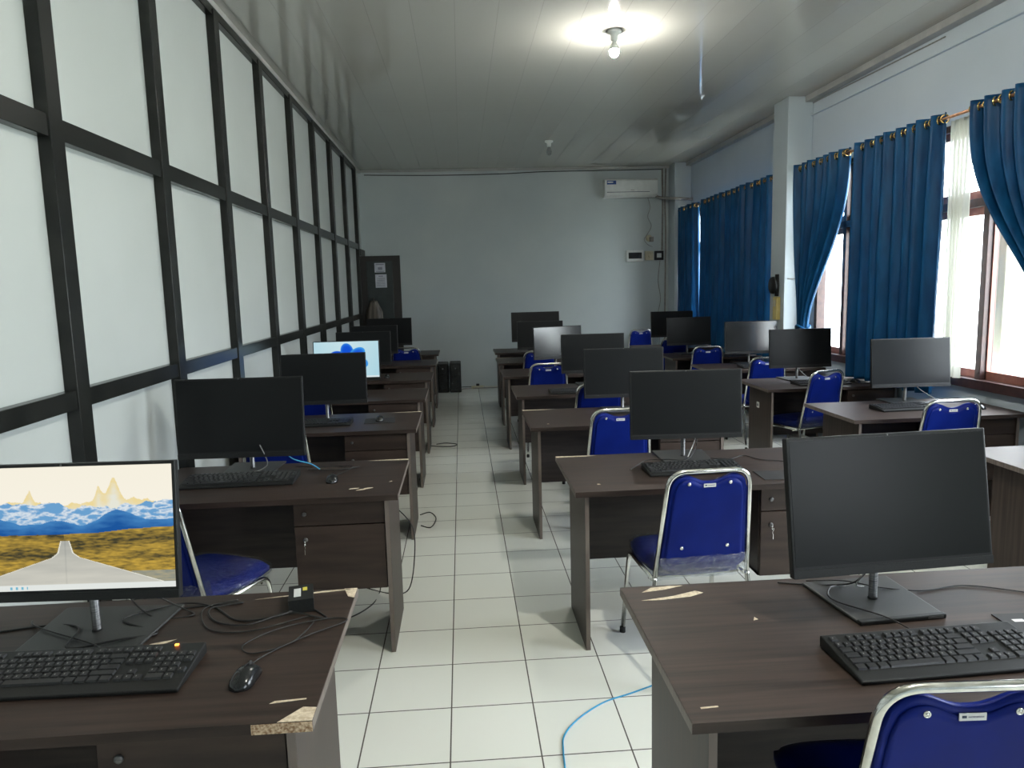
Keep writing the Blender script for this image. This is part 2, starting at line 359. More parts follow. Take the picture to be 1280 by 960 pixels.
notice('paper_notice', -1.33, 1.935, -1.165, 2.08, 'small printed notice taped high on the dark door', [(.02, .115, .145, .015), (.05, .04, .12, .04), (.02, .01, .145, .01)])
notice('paper_notice', -1.325, 1.70, -1.15, 1.905, 'taller printed sheet taped below another notice on the door', [(.05, .17, .12, .015)] + [(.02, .02 + .018 * k, .15, .006) for k in range(8)])
b = MB(); vs = []; fs = []
for i in range(13):
    t = i / 12; z = 1.50 - .42 * t; wd = .05 + .07 * min(1, t * 2.5)
    for k in range(24):
        a = 2 * PI * k / 24; rr = 1 + .16 * math.sin(a * 5 + t) * (.4 + t)
        vs.append((-1.36 + wd * rr * math.cos(a), 11.545 + .035 * rr * math.sin(a), z))
for i in range(12):
    for k in range(24): fs.append((i * 24 + k, i * 24 + (k + 1) % 24, (i + 1) * 24 + (k + 1) % 24, (i + 1) * 24 + k))
fs.append(tuple(range(24))); fs.append(tuple(12 * 24 + k for k in range(24))[::-1])
b.add(vs, fs, 0, True); b.tube([(-1.36, 11.54, 1.49), (-1.36, 11.59, 1.54), (-1.36, 11.607, 1.54)], .006, 6)
tag(b.obj('hanging_cloth', 'bag'), 'creased brownish cloth hanging on the dark door below the notices', 'cloth')

# ------------------------------------------------------------------ desks
def desk_parts(root, W, side, wood_dir=1, detail=0):
    """root origin: front left corner of the top, floor level; side = x of the outer pedestal face from the right"""
    D = .70; T = .025; H = .762
    top = MB().box((0, 0, H - T), (W, D, H))
    mats = ['wood_x', 'wood_edge', 'chip_pale', 'chipboard']
    top.box((-.0012, 0, H - T + .001), (0.0, D, H - .001), 1); top.box((W, 0, H - T + .001), (W + .0012, D, H - .001), 1)
    def chip(poly, mi=2): top.prism(poly, H - .0004, H + .0008, mi)
    if detail == 'M0':
        chip([(.055, .655), (.13, .668), (.19, .69), (.15, .692), (.09, .685)]); chip([(.04, .60), (.14, .62), (.215, .648), (.235, .632), (.19, .61), (.10, .598)])
        chip([(.035, .05), (.075, .053), (.075, .058), (.035, .056)]); chip([(.31, .44), (.325, .445), (.32, .46)])
    if detail == 'L0':
        chip([(W - .30, .652), (W - .10, .69), (W - .02, .697), (W - .02, .690), (W - .18, .668)]); chip([(W - .02, .64), (W, .63), (W, .70), (W - .04, .70)])
        chip([(W - .075, .0), (W, .0), (W, .05), (W - .03, .055)]); chip([(W - .11, .075), (W - .03, .085), (W - .03, .09), (W - .1, .085)])
        top.box((W - .13, -.0015, H - T), (W, .001, H - .002), 3); chip([(W - .52, .37), (W - .46, .40), (W - .44, .42), (W - .50, .40)])
    if detail == 'L1':
        for px, py in ((W - .20, .10), (W - .235, .125), (W - .17, .12)): chip([(px, py), (px + .03, py + .004), (px + .045, py + .02), (px + .02, py + .022), (px + .005, py + .014)])
        chip([(W - .06, .23), (W - .045, .235), (W - .05, .25)])
    if detail in ('M1', 'L2', 'L1', 'M2', 'M5'):
        if detail[0] == 'M': chip([(.0, .67), (.16, .672), (.22, .686), (.0, .695)])
        else: chip([(W - .22, .685), (W, .67), (W, .695), (W - .1, .695)])
        chip([(.12, .11), (.135, .112), (.13, .128), (.118, .125)])
    top.obj('tabletop', mats, root, bevel=.0012)
    for x0 in (.045, W - .065):
        MB().box((x0, .03, 0), (x0 + .02, .50, H - T)).box((x0 + .0005, .0285, .001), (x0 + .0195, .0301, H - T - .001), 1).obj('side_panel', ['wood_z', 'wood_edge'], root)
    MB().box((.065, .46, .27), (W - .065, .478, H - T)).obj('modesty_panel', 'wood_dark', root)
    pw = .41; px1 = W - .066; px0 = px1 - pw
    MB().box((px0, .055, .31), (px1, .455, .327)).box((px0, .055, .31), (px0 + .016, .455, H - T)).box((px1 - .016, .055, .31), (px1, .455, H - T)).box((px0, .44, .31), (px1, .455, H - T)).obj('pedestal', 'wood_dark', root)
    dr = MB().box((px0 + .003, .036, .626), (px1 - .003, .054, .728)).obj('drawer', 'wood_x', root, bevel=.0015)
    dd = MB().box((px0 + .003, .036, .314), (px1 - .003, .054, .620)).obj('pedestal_door', 'wood_x', root, bevel=.0015)
    lx = px0 + .05
    for par, z in ((dr, .68), (dd, .56)):
        MB().lathe([(.010, .036), (.010, .030), (.008, .028), (.003, .028)], (lx, 0, z), 12, 'y').obj('lock', 'neck', par)
    k = MB().torus((lx, .012, .545), .008, .0018, 'x', 12, 5).box((lx - .0008, .012, .52), (lx + .0008, .018, .535)).tube([(lx, .028, .56), (lx, .016, .56), (lx, .012, .552)], .0025, 5)
    k.box((lx - .0008, .006, .50), (lx + .0008, .019, .525)); k.obj('key', 'chrome', dd)
    return root

XLD, WL = -1.535, 1.205
XMD, WM = .452, 1.335
XRD, WR = 2.505, 1.19
DESK_Z = .762
LD = [(1.49, 'L0'), (3.21, 'L1'), (4.74, 'L2'), (6.03, 0), (7.31, 0), (8.72, 0), (10.12, 0)]
MD = [(1.39, 'M0'), (3.12, 'M1'), (4.63, 'M2'), (5.98, 0), (7.34, 0), (8.66, 'M5'), (10.02, 0)]
RD = [(2.93, 0), (4.47, 0), (5.89, 0), (7.22, 0), (8.56, 0), (9.9, 0)]
ORD = ['first', 'second', 'third', 'fourth', 'fifth', 'sixth', 'seventh']
def place_desks(rows, x, W, labels, grp, jit):
    for i, (y, det) in enumerate(rows):
        r = empty('office_desk', (x + jit[i], y, 0)); desk_parts(r, W if jit[i] < .1 else W - .08, 0, detail=det)
        tag(r, labels[i], 'desk', grp)
place_desks(LD, XLD, WL, [
    'dark wooden desk with a torn chipboard corner in the left foreground',
    'dark wooden desk behind the mountain-picture screen, chipped near its front right edge',
    'dark wooden desk reflecting blue beside a mouse pad, third along the white panelled wall',
    'dark wooden desk under the glowing blue and white screen by the panelled wall',
    'dark wooden desk just beyond the glowing blue and white screen',
    'dark wooden desk with the small blue chair back rising behind it, left row',
    'dark wooden desk furthest back in the left row, near the dark door'],
    'desks along the panelled wall', [-.022, .015, .005, 0, .0, -.003, -.01])
place_desks(MD, XMD, WM, [
    'large dark wooden desk in the right foreground with torn pale chips at its back corner',
    'dark wooden desk with keys in its cupboard door, behind the wrapped blue chair',
    'dark wooden desk third from the front on the right of the aisle',
    'dark wooden desk with a keyboard near its left edge, fourth right of the aisle',
    'dark wooden desk under the pale reflecting monitor right of the aisle',
    'dark wooden desk sixth from the front on the right of the aisle',
    'dark wooden desk furthest back on the right of the aisle, near the bare wall'],
    'desks right of the aisle', [0, .025, -.03, -.02, -.05, -.035, -.01])
place_desks(RD, XRD, WR, [
    'dark desk at the right picture edge with a bright top and socket on its side',
    'dark desk before the window with white glare on its top and a black mouse',
    'dark desk in the window row with a white tag on its side panel',
    'dark desk fourth from the front in the window row',
    'dark desk fifth in the window row, before the wide blue curtain',
    'dark desk furthest back in the window row'],
    'desks by the windows', [.11, .0, .03, .02, 0, -.05])
# white tags on side panels of the window row
def side_tag(name, x, y, z, label, s=.045):
    q = MB().box((-.004, -s / 2, -s / 2), (0, s / 2, s / 2)).box((-.006, -s * .2, -s * .25), (-.003, s * .2, s * .2), 1)
    return tag(q.obj(name, ['label_white', 'ink_dark'], None, (x, y, z), bevel=.001), label, 'tag')
side_tag('wall_socket', XRD + .11 + .0448, 3.07, .625, 'white socket screwed to the side of the desk at the right edge', .06)
side_tag('desk_tag', XRD + .03 + .0448, 6.19, .585, 'small white tag on the side panel of the third window row desk', .05)
side_tag('desk_tag', XRD + .0448, 4.62, .55, 'small white tag low on the side panel of the second window row desk', .05)

# ------------------------------------------------------------------ chairs
def chair_proto():
    r = empty('stacking_chair')
    hb, ht = .205, .172           # half width of the back frame at seat level and at top
    def fx(z): return hb + (ht - hb) * (z - .44) / (.925 - .44)
    def fy(z): return .075 - .085 * (z - .44) / .485 if z > .44 else .075 - .13 * (.44 - z) / .44
    tr = .0105
    loop = fillet([(-hb, fy(.44), .44), (-ht, fy(.9145), .9145), (ht, fy(.9145), .9145), (hb, fy(.44), .44)], .075, 9)
    MB().tube(loop, tr, 10).obj('back_frame', 'chrome', r)
    for sx in (-1, 1):
        MB().tube(spline([(sx * hb, .075, .44), (sx * (hb + .006), .05, .32), (sx * (hb + .016), -.045, .02)], 5), tr, 10).obj('leg', 'chrome', r)
        lg = MB().tube(fillet([(sx * .205, .10, .425), (sx * .205, .44, .425), (sx * .225, .485, .02)], .05, 6), tr, 10).obj('leg', 'chrome', r)
        for (yy, xx) in ((-.045, hb + .016), (.487, .225)):
            MB().lathe([(.014, 0), (.014, .025), (.011, .03)], (sx * xx, yy, 0), 12).obj('foot_cap', 'rubber', r)
    MB().tube([(-.205, .16, .41), (.205, .16, .41)], .008, 8).tube([(-.205, .40, .41), (.205, .40, .41)], .008, 8).tube([(-.211, .03, .25), (.211, .03, .25)], .007, 8).obj('seat_frame', 'chrome', r)
    # backrest: padded cushion (front) and flat board (rear), scooped top edge
    def topz(s):   # s -1..1
        a = abs(s)
        dip = .030 * math.exp(-(a / .42) ** 2.6)
        t = 1 - math.sqrt(max(0, 1 - max(0, a * .172 - .097) / .075))
        return .899 - dip - .070 * t * t
    def plate(y0, y1, inset, zb, dz, puff, mi=0):
        nx, nz = 28, 16; q = MB(); V0 = []; V1 = []
        for j in range(nz + 1):
            for i in range(nx + 1):
                s = -1 + 2 * i / nx; z1 = topz(s) - dz; z = zb + (z1 - zb) * j / nz
                zb_ = zb + .03 * max(0, (abs(s) - .75) / .25) ** 2; z = zb_ + (z1 - zb_) * j / nz
                x = s * (fx(z) - inset); e = (1 - s ** 6) * (1 - (2 * j / nz - 1) ** 8)
                cv = -.012 * (1 - s * s)
                V0.append((x, fy(z) + y0 - puff * 0 + cv * 0, z)); V1.append((x, fy(z) + y1 * (.35 + .65 * max(e, 0) ** .5) , z))
        k = len(V0); I = lambda i, j: j * (nx + 1) + i; fs = []
        for j in range(nz):
            for i in range(nx):
                fs.append((I(i, j), I(i + 1, j), I(i + 1, j + 1), I(i, j + 1))); fs.append(tuple(k + v for v in (I(i, j + 1), I(i + 1, j + 1), I(i + 1, j), I(i, j))))
        for i in range(nx):
            fs.append((I(i, 0), k + I(i, 0), k + I(i + 1, 0), I(i + 1, 0))); fs.append((I(i + 1, nz), k + I(i + 1, nz), k + I(i, nz), I(i, nz)))
        for j in range(nz):
            fs.append((I(0, j + 1), k + I(0, j + 1), k + I(0, j), I(0, j))); fs.append((I(nx, j), k + I(nx, j), k + I(nx, j + 1), I(nx, j + 1)))
        q.add(V0 + V1, fs, mi, True); return q
    bk = plate(-.004, .040, .013, .47, .0, 0).obj('backrest', 'blue_vinyl', r)
    bd = plate(-.009, -.003, .030, .485, .018, 0).obj('back_board', 'blue_vinyl', bk)
    for sx in (-1, 1):
        for z in (.862, .575):
            MB().torus((sx * .088 if z > .7 else sx * .10, fy(z) - .0105, z), .0058, .0022, 'y', 14, 6).lathe([(.0045, 0), (.0045, .004)], (sx * .088 if z > .7 else sx * .10, fy(z) - .0125, z), 10, 'y', 0).obj('bolt', 'chrome', bk)
    zl = .853
    MB().box((-.026, fy(zl) - .0115, zl - .0075), (.026, fy(zl) - .009, zl + .0075)).box((-.021, fy(zl) - .0121, zl - .002), (-.012, fy(zl) - .0112, zl + .003), 1).box((-.009, fy(zl) - .0121, zl - .0015), (.021, fy(zl) - .0112, zl + .0015), 2).obj('maker_label', ['label_white', 'ink_dark', 'ink'], bk, bevel=.0004)
    # seat cushion: rounded, domed
    def pad(hx, y0, y1, z0, z1, grow=0., n=22):
        q = MB(); V0 = []; V1 = []
        for j in range(n + 1):
            for i in range(n + 1):
                a = -1 + 2 * i / n; b = -1 + 2 * j / n
                # squircle mapping
                x = a * math.sqrt(1 - b * b * .18); y = b * math.sqrt(1 - a * a * .18)
                e = max(0, (1 - a ** 8) * (1 - b ** 8)) ** .5
                X = x * (hx + grow) * (1 - .06 * (b < 0) * abs(b)); Y = (y0 + y1) / 2 + y * ((y1 - y0) / 2 + grow)
                nn = noise.noise(Vector((X * 30, Y * 30, 1))) * .006 if grow else 0
                V0.append((X, Y, z0 - grow + nn)); V1.append((X, Y, z0 + (z1 - z0) * (.35 + .65 * e) + grow * 1.2 + nn))
        k = len(V0); I = lambda i, j: j * (n + 1) + i; fs = []
        for j in range(n):
            for i in range(n):
                fs.append((I(i, j + 1), I(i + 1, j + 1), I(i + 1, j), I(i, j))); fs.append(tuple(k + v for v in (I(i, j), I(i + 1, j), I(i + 1, j + 1), I(i, j + 1))))
        for i in range(n):
            fs.append((I(i, 0), I(i + 1, 0), k + I(i + 1, 0), k + I(i, 0))); fs.append((I(i + 1, n), I(i, n), k + I(i, n), k + I(i + 1, n)))
            fs.append((I(0, i + 1), I(0, i), k + I(0, i), k + I(0, i + 1))); fs.append((I(n, i), I(n, i + 1), k + I(n, i + 1), k + I(n, i)))
        q.add(V0 + V1, fs, 0, True); return q
    st = pad(.205, .085, .50, .437, .492).obj('seat', 'blue_vinyl', r)
    return r, pad, fy, fx
CH, pad, cfy, cfx = chair_proto()
# crinkled clear plastic wrap that some seats still wear (seat and lower back)
def wrap_mesh():
    q = pad(.205, .085, .50, .437, .492, grow=.007)
    nx, nz = 40, 10; vs = []
    for side in (0, 1):
        for j in range(nz + 1):
            for i in range(nx + 1):
                s = -1 + 2 * i / nx; zt = .535 + .012 * noise.noise(Vector((s * 5, 2, 0))) - .03 * (1 - s * s) * 0
                z = .435 + (zt - .435) * j / nz; x = s * (cfx(z) - .006)
                c = noise.noise(Vector((x * 34, z * 60, side * 5))) * .006
                vs.append((x, cfy(z) + (-.017 + c if side == 0 else .05 + c), z))
    k = (nx + 1) * (nz + 1); I = lambda i, j, sd=0: sd * k + j * (nx + 1) + i; fs = []
    for sd in (0, 1):
        for j in range(nz):
            for i in range(nx): fs.append((I(i, j, sd), I(i + 1, j, sd), I(i + 1, j + 1, sd), I(i, j + 1, sd)))
    for j in range(nz):
        fs.append((I(0, j), I(0, j, 1), I(0, j + 1, 1), I(0, j + 1))); fs.append((I(nx, j), I(nx, j, 1), I(nx, j + 1, 1), I(nx, j + 1)))
    q.add(vs, fs, 0, True); return q.mesh('plastic_wrap', [MAT['plastic_wrap']])
WRAP = wrap_mesh()
CHAIRS = [
    (.935, 1.225, -3, 0, 'blue and chrome chair largest in view, cut off by the bottom right corner'),
    (.985, 2.84, 4, 1, 'blue chair with crinkled clear plastic over its seat, at the desk with keys'),
    (.945, 4.34, 0, 1, 'blue chair partly hidden behind the large monitor at the second aisle desk'),
    (1.04, 5.50, 0, 0, 'blue chair mostly hidden behind the second and third dark monitors right of the aisle'),
    (.825, 7.05, 0, 0, 'blue chair with white maker label below the pale reflecting monitor'),
    (.885, 8.42, 0, 0, 'blue chair mostly hidden by the pale reflecting monitor right of the aisle'),
    (2.985, 4.22, 0, 0, 'blue chair at the glare-covered desk beside the black mouse, window row'),
    (2.99, 5.79, 18, 1, 'blue chair turned left with plastic-wrapped seat, between two window row desks'),
    (2.99, 6.96, 0, 0, 'blue chair partly behind the third monitor from the front in the window row'),
    (2.86, 8.34, 0, 0, 'blue chair seen whole above the aisle monitors, before the wide blue curtain'),
    (2.86, 9.70, 0, 0, 'blue chair low behind the furthest window row monitors'),
    (2.90, 11.72, 0, 0, 'small blue chair standing alone against the back wall'),
    (-1.27, 2.86, -24, 1, 'blue chair with wrapped seat mostly behind the mountain-picture screen'),
    (-1.12, 4.27, -2, 0, 'blue chair behind the large black monitor of the second left desk'),
    (-1.205, 5.58, 0, 0, 'blue chair behind the black monitor of the third left desk'),
    (-.735, 9.50, 0, 0, 'small blue chair back low in front of the dark door')]
for i, (x, y, a, wrp, lab) in enumerate(CHAIRS):
    c = CH if i == 0 else copy_tree(CH)
    c.location = (x, y, 0); c.rotation_euler = (0, 0, R(a)); tag(c, lab, 'chair', 'blue chairs at the desks')
for i, (x, y, a, wrp, lab) in enumerate(CHAIRS):
    if wrp:
        par = [o for o in bpy.data.objects if o.get('label') == lab][0]
        ww = link('plastic_wrap', WRAP, par); ww['label'] = 'clear crinkled plastic'

# ------------------------------------------------------------------ screens' pictures
def picture_mesh(w, h, fn, nx=400, ny=225):
    vs = [(-w / 2 + w * i / nx, 0, h / 2 - h * j / ny) for j in range(ny + 1) for i in range(nx + 1)]
    fs = [(j * (nx + 1) + i, (j + 1) * (nx + 1) + i, (j + 1) * (nx + 1) + i + 1, j * (nx + 1) + i + 1) for j in range(ny) for i in range(nx)]
    me = bpy.data.meshes.new('screen'); me.from_pydata(vs, [], fs)
    ca = me.color_attributes.new('picture', 'FLOAT_COLOR', 'POINT')
    flat = []
    for j in range(ny + 1):
        for i in range(nx + 1): flat += [*fn(i / nx, j / ny), 1.]
    ca.data.foreach_set('color', flat); me.materials.append(MAT['screen_lit']); me.update(); return me
def srgb(r, g, b):
    f = lambda c: (c / 255 / 12.92) if c <= 10 else ((c / 255 + .055) / 1.055) ** 2.4
    return Vector((f(r), f(g), f(b)))
def fb(x, y, o=5): return noise.fractal(Vector((x, y, .3)), 1., 2.1, o)
def mix(a, b, t): t = max(0, min(1, t)); return a * (1 - t) + b * t
def ridge(x, y, o=5): return 1 - abs(noise.fractal(Vector((x, y, 1.3)), 1., 2.1, o)) * 1.6
def road_picture(u, v):
    if v > .955:
        c = srgb(232, 236, 232)
        if abs(v - .977) < .011 and .24 < u < .33 and (u * 40) % 1 < .35: c = srgb(120, 190, 215)
        return c
    c = mix(srgb(253, 247, 230), srgb(255, 249, 234), v * 2)
    jag = .030 * fb(u * 26, 3, 6)
    pk = .31 - .19 * math.exp(-abs((u - .735) / .036) ** 1.7) - .13 * math.exp(-abs((u - .665) / .02) ** 1.6) - .09 * math.exp(-abs((u - .355) / .014) ** 1.3) - .05 * math.exp(-((u - .85) / .07) ** 2) - .03 * math.exp(-((u - .30) / .12) ** 2) + jag
    if v > pk: c = mix(srgb(243, 222, 160), srgb(236, 236, 222), (v - pk) / .16 + .25 * fb(u * 30, v * 30))
    sn = .315 + .030 * fb(u * 16, 7, 6) + .02 * math.cos(u * 9)
    if v > sn:
        q = ridge(u * 13 + v * 7, v * 20 - u * 5, 6); c = mix(srgb(110, 165, 212), srgb(240, 245, 246), q * 1.5 - .55 - (v - sn) * 1.5)
    bl = .44 + .03 * fb(u * 6, 1) - .075 * math.exp(-((u - .76) / .085) ** 2) + .035 * math.exp(-((u - .58) / .06) ** 2) - .03 * math.exp(-((u - .12) / .1) ** 2)
    if v > bl: c = mix(srgb(72, 136, 196), srgb(30, 88, 160), (v - bl) / .10 + .5 * fb(u * 10, v * 26))
    gh = .548 + .006 * fb(u * 8, 4) - .04 * smooth_((u - .55) / .4)
    if v > gh:
        g = fb(u * 24, v * 70, 6)
        hill = .5 + .5 * math.sin((v - .55) * 34 + u * 3.5 * (1 if u > .5 else -1) + 1.2 * fb(u * 3, v * 5))
        k = .15 + .45 * hill + .45 * g
        if v > .76: k = .62 + .5 * g
        c = mix(srgb(66, 64, 48), srgb(206, 170, 72), k)
        if u > .8 and v > .86: c = mix(c, srgb(150, 165, 165), .6)
    hz = .60
    if v > hz:
        t = (v - hz) / (1 - hz); wd = .016 + .022 * min(1, (v - hz) / .15) + 1.75 * max(0, v - .74) + .6 * max(0, min(v, .74) - .70)
        dx = abs(u - .505)
        if dx < wd: c = mix(srgb(168, 170, 164), srgb(214, 212, 200), .3 + t * .6 + .2 * fb(u * 5, v * 20) - .2 * (dx < .004))
        elif dx < wd + .004 + .006 * t: c = srgb(244, 243, 230)
    return c
def smooth_(t): t = max(0, min(1, t)); return t * t * (3 - 2 * t)
def swirl_picture(u, v):
    if v > .955: return srgb(222, 236, 240)
    c = mix(srgb(205, 232, 238), srgb(168, 214, 230), abs(u - .5) + v * .3)
    x, y = (u - .54) * 1.6, v - .5
    for k in range(6):
        a = k * PI / 3 + .35; cx, cy = .25 * math.cos(a), .22 * math.sin(a)
        rx = (x - cx) * math.cos(a) + (y - cy) * math.sin(a); ry = -(x - cx) * math.sin(a) + (y - cy) * math.cos(a)
        q = (rx / .24) ** 2 + (ry / .16) ** 2
        if q < 1: c = mix(srgb(20, 84, 215), srgb(70, 170, 240), q * (.5 + .5 * math.sin(a + q * 2)))
    return c

# ------------------------------------------------------------------ monitors
PW, PH = .575, .352
def slab(w, h, y0, y1): return MB().box((-w / 2, y0, -h / 2), (w / 2, y1, h / 2))
ME_panel = slab(PW, PH, 0, .022).mesh('housing', ['plastic_black'])
ME_hump = MB().box((-.13, .022, -.12), (.13, .05, .10)).mesh('rear_box', ['plastic_black'])
SW, SH = PW - .016, PH - .036
ME_screen = MB().box((-SW / 2, -.0012, -SH / 2 + .0105), (SW / 2, .001, SH / 2 + .0105)).mesh('screen', ['screen_off'])
ME_screen2 = ME_screen.copy(); ME_screen2.materials[0] = MAT['screen_gloss']
ME_chin = MB().box((-PW / 2 + .0005, -.0028, -PH / 2), (PW / 2 - .0005, 0.0, -PH / 2 + .0215)).mesh('chin', ['plastic_black'])
ME_neck = MB().lathe([(.0135, 0), (.0115, .006), (.0115, .36), (.010, .362)], (0, 0, .012), 16).mesh('neck', ['neck'])
ME_hinge = MB().box((-.035, -.035, -.045), (.035, .012, .045)).mesh('hinge', ['plastic_black'])
ME_base = MB().prism([(-.125, -.135), (.125, -.135), (.138, .14), (-.138, .14)], 0, .010).mesh('base', ['base_grey'])
ME_lip = MB().box((-.125, -.1365, .0), (.125, -.118, .013)).mesh('base_lip', ['plastic_black'])
ME_blab = MB().box((.07, -.1375, .004), (.115, -.1360, .010)).mesh('base_badge', ['neck'])
ME_cam = MB().lathe([(.0028, 0), (.0028, .0008)], (0, -.0009, 0), 10, 'y').mesh('camera_dot', ['neck'])
MON = [
    ('M0', 1.145, 1.845, 1.072, .067, .166, 'large dark monitor nearest on the right, on the desk with torn corner chips', None, 1.02),
    ('L0', -1.032, 1.87, 1.085, -.051, .104, 'monitor lit with a picture of a road leading to snowy mountains', 'road', 1.),
    ('L1', -1.118, 3.66, 1.062, -.024, .086, 'large black monitor right behind the mountain-picture screen', None, 1.09),
    ('L2', -.962, 5.065, 1.075, .039, .073, 'black monitor in front of the glowing blue and white screen', None, 1.),
    ('L3', -1.017, 6.43, 1.064, -.018, .067, 'monitor lit with a pale screen and rounded blue shape', 'swirl', 1.),
    ('L4', -1.047, 7.773, 1.062, -.055, .061, 'black monitor directly behind the glowing blue and white screen', None, 1.),
    ('L5', -1.09, 9.10, 1.058, -.03, .063, 'black monitor second from the back along the panelled wall', None, 1.),
    ('L6', -1.03, 10.407, 1.075, -.02, .061, 'black monitor furthest back along the panelled wall, before the door', None, 1.1),
    ('M1', 1.13, 3.619, 1.055, -.056, .074, 'black monitor on the second desk of the aisle, above the wrapped chair', None, 1.),
    ('M2', 1.138, 5.096, 1.045, .001, .063, 'black monitor on the third desk right of the aisle', None, 1.),
    ('M3', 1.168, 6.50, 1.056, -.006, .059, 'black monitor on the fourth desk right of the aisle', None, 1.),
    ('M4', 1.03, 7.86, 1.055, .31, .043, 'monitor reflecting the window brightly, silvery screen, right of the aisle', None, 1.),
    ('M5', .97, 9.10, 1.056, -.05, .06, 'greyish monitor partly behind the silvery one, right of the aisle', None, 1.),
    ('M6', 1.045, 10.40, 1.090, .02, .073, 'black monitor furthest back right of the aisle, against the bare wall', None, 1.2),
    ('R1', 3.209, 5.008, 1.059, -.04, .101, 'monitor in front of the tall straight curtain, on the glare-covered desk', None, 1.),
    ('R2', 3.048, 6.393, 1.053, .0, .073, 'monitor just below the tied curtain, window row', None, 1.),
    ('R3', 3.115, 7.697, 1.06, -.04, .06, 'bluish reflecting monitor in front of the pillar, window row', None, 1.),
    ('R4', 2.851, 9.032, 1.055, .078, .059, 'dark monitor below the narrow far curtain, second from the back', None, 1.),
    ('R5', 3.0, 10.30, 1.075, -.05, .056, 'dark monitor furthest back in the window row, peeking over another', None, 1.05)]
MONPOS = {}
for key, x, y, z, yaw, tilt, lab, pic, sc in MON:
    dn = {'L0': .10, 'L1': .14}.get(key, .062); off = Vector((0, dn, 0)); off.rotate(Matrix.Rotation(yaw, 3, 'Z'))
    r = empty('monitor', (x + off.x, y + off.y, DESK_Z), yaw); tag(r, lab, 'monitor', 'monitors on the desks'); MONPOS[key] = r.location.copy()
    zl = z - DESK_Z
    h = link('housing', ME_panel, r, (0, -dn, zl), (-tilt, 0, 0), .003, 2); h.scale = (sc, 1, {'M0': 1.06, 'L1': 1.13}.get(key, sc))
    link('rear_box', ME_hump, h, bevel=.01)
    if pic:
        me = picture_mesh(SW, SH, road_picture if pic == 'road' else swirl_picture)
        s = link('screen', me, h, (0, -.0014, .0105)); s['label'] = 'lit screen picture'
    else:
        s = link('screen', ME_screen, h)
        if key in ('M4', 'R3'): s.data = ME_screen2
    link('chin', ME_chin, h, bevel=.001)
    link('camera_dot', ME_cam, h, (0, 0, PH / 2 - .004))
    k = link('neck', ME_neck, r); k.scale = (1, 1, (zl + .02) / .37)
    hg = link('hinge', ME_hinge, r, (0, 0, zl), (-tilt, 0, 0), .004); hg.scale = (1, (dn - .01) / .052 if dn > .07 else 1, 1)
    bb = link('base', ME_base, r, bevel=.004); bb.scale = (1.25, 1.12, 1) if key == 'L0' else (1, 1, 1); link('base_lip', ME_lip, bb, bevel=.003); link('base_badge', ME_blab, bb)

# ------------------------------------------------------------------ keyboards
KU = .0203
def key_layout():
    rows = []
    # (x in units, row, width)
    out = []
    x = 0; out.append((0, 0, 1))
    for g in range(3):
        for k in range(4): out.append((2 + g * 4.5 + k, 0, 1))
    for k in range(3): out.append((15.25 + k, 0, 1))
    for k in range(13): out.append((k, 1, 1))
    out.append((13, 1, 2)); out.append((0, 2, 1.5))
    for k in range(12): out.append((1.5 + k, 2, 1))
    out.append((13.5, 2, 1.5)); out.append((0, 3, 1.75))
    for k in range(11): out.append((1.75 + k, 3, 1))
    out.append((12.75, 3, 2.25)); out.append((0, 4, 2.25))
    for k in range(10): out.append((2.25 + k, 4, 1))
    out.append((12.25, 4, 2.75))
    for xx, ww in ((0, 1.25), (1.25, 1.25), (2.5, 1.25), (3.75, 6.25), (10, 1.25), (11.25, 1.25), (12.5, 1.25), (13.75, 1.25)): out.append((xx, 5, ww))
    for rr in (1, 2):
        for k in range(3): out.append((15.25 + k, rr, 1))
    out.append((16.25, 4, 1))
    for k in range(3): out.append((15.25 + k, 5, 1))
    for rr in (1, 2, 3, 4):
        for k in range(3): out.append((18.5 + k, rr, 1))
    out.append((21.5, 1, 1)); out.append((21.5, 2, 1)); out.append((18.5, 5, 2)); out.append((20.5, 5, 1)); out.append((21.5, 4, 1))
    return out
KEYS = key_layout()
KME = {}
def key_mesh(wd):
    if wd not in KME:
        w2 = wd * KU / 2 - .0014; d2 = KU / 2 - .0014
        q = MB(); vs = [(-w2, -d2, 0), (w2, -d2, 0), (w2, d2, 0), (-w2, d2, 0), (-w2 + .0016, -d2 + .002, .0052), (w2 - .0016, -d2 + .002, .0052), (w2 - .0016, d2 - .001, .0056), (-w2 + .0016, d2 - .001, .0056)]
        q.add(vs, [(0, 3, 2, 1), (4, 5, 6, 7), (0, 1, 5, 4), (1, 2, 6, 5), (2, 3, 7, 6), (3, 0, 4, 7)])
        if wd == 1: q.box((-.003, -.001, .0053), (-.001, .003, .0058), 1); 
        KME[wd] = q.mesh('key', ['plastic_key', 'cord_grey'])
    return KME[wd]
KW, KD = .470, .172
def kb_body():
    q = MB(); y0, y1 = -KD / 2, KD / 2
    prof = [(y0, 0), (y0 - .002, .010), (y0 + .038, .016), (y1, .030), (y1 + .002, .020), (y1, 0)]
    q.prism(prof, -KW / 2, KW / 2, 0, 'x'); return q.mesh('keyboard_body', ['plastic_black'])
KBODY = kb_body()
def key_place(c):
    ux, row, wd = c
    x = -KW / 2 + .010 + (ux + wd / 2) * KU * .995; y = KD / 2 - .020 - row * KU - (.004 if row else 0) - .004
    z = .016 + (y - (-KD / 2 + .038)) / (KD - .038) * .014
    return x, y, z
TILT = math.atan2(.014, KD - .038)
def merged_keys():
    q = MB()
    for c in KEYS:
        x, y, z = key_place(c); w2 = c[2] * KU / 2 - .0014; d2 = KU / 2 - .0014
        q.box((x - w2, y - d2, z - .002), (x + w2, y + d2, z + .005))
    return q
ME_ALLK = None
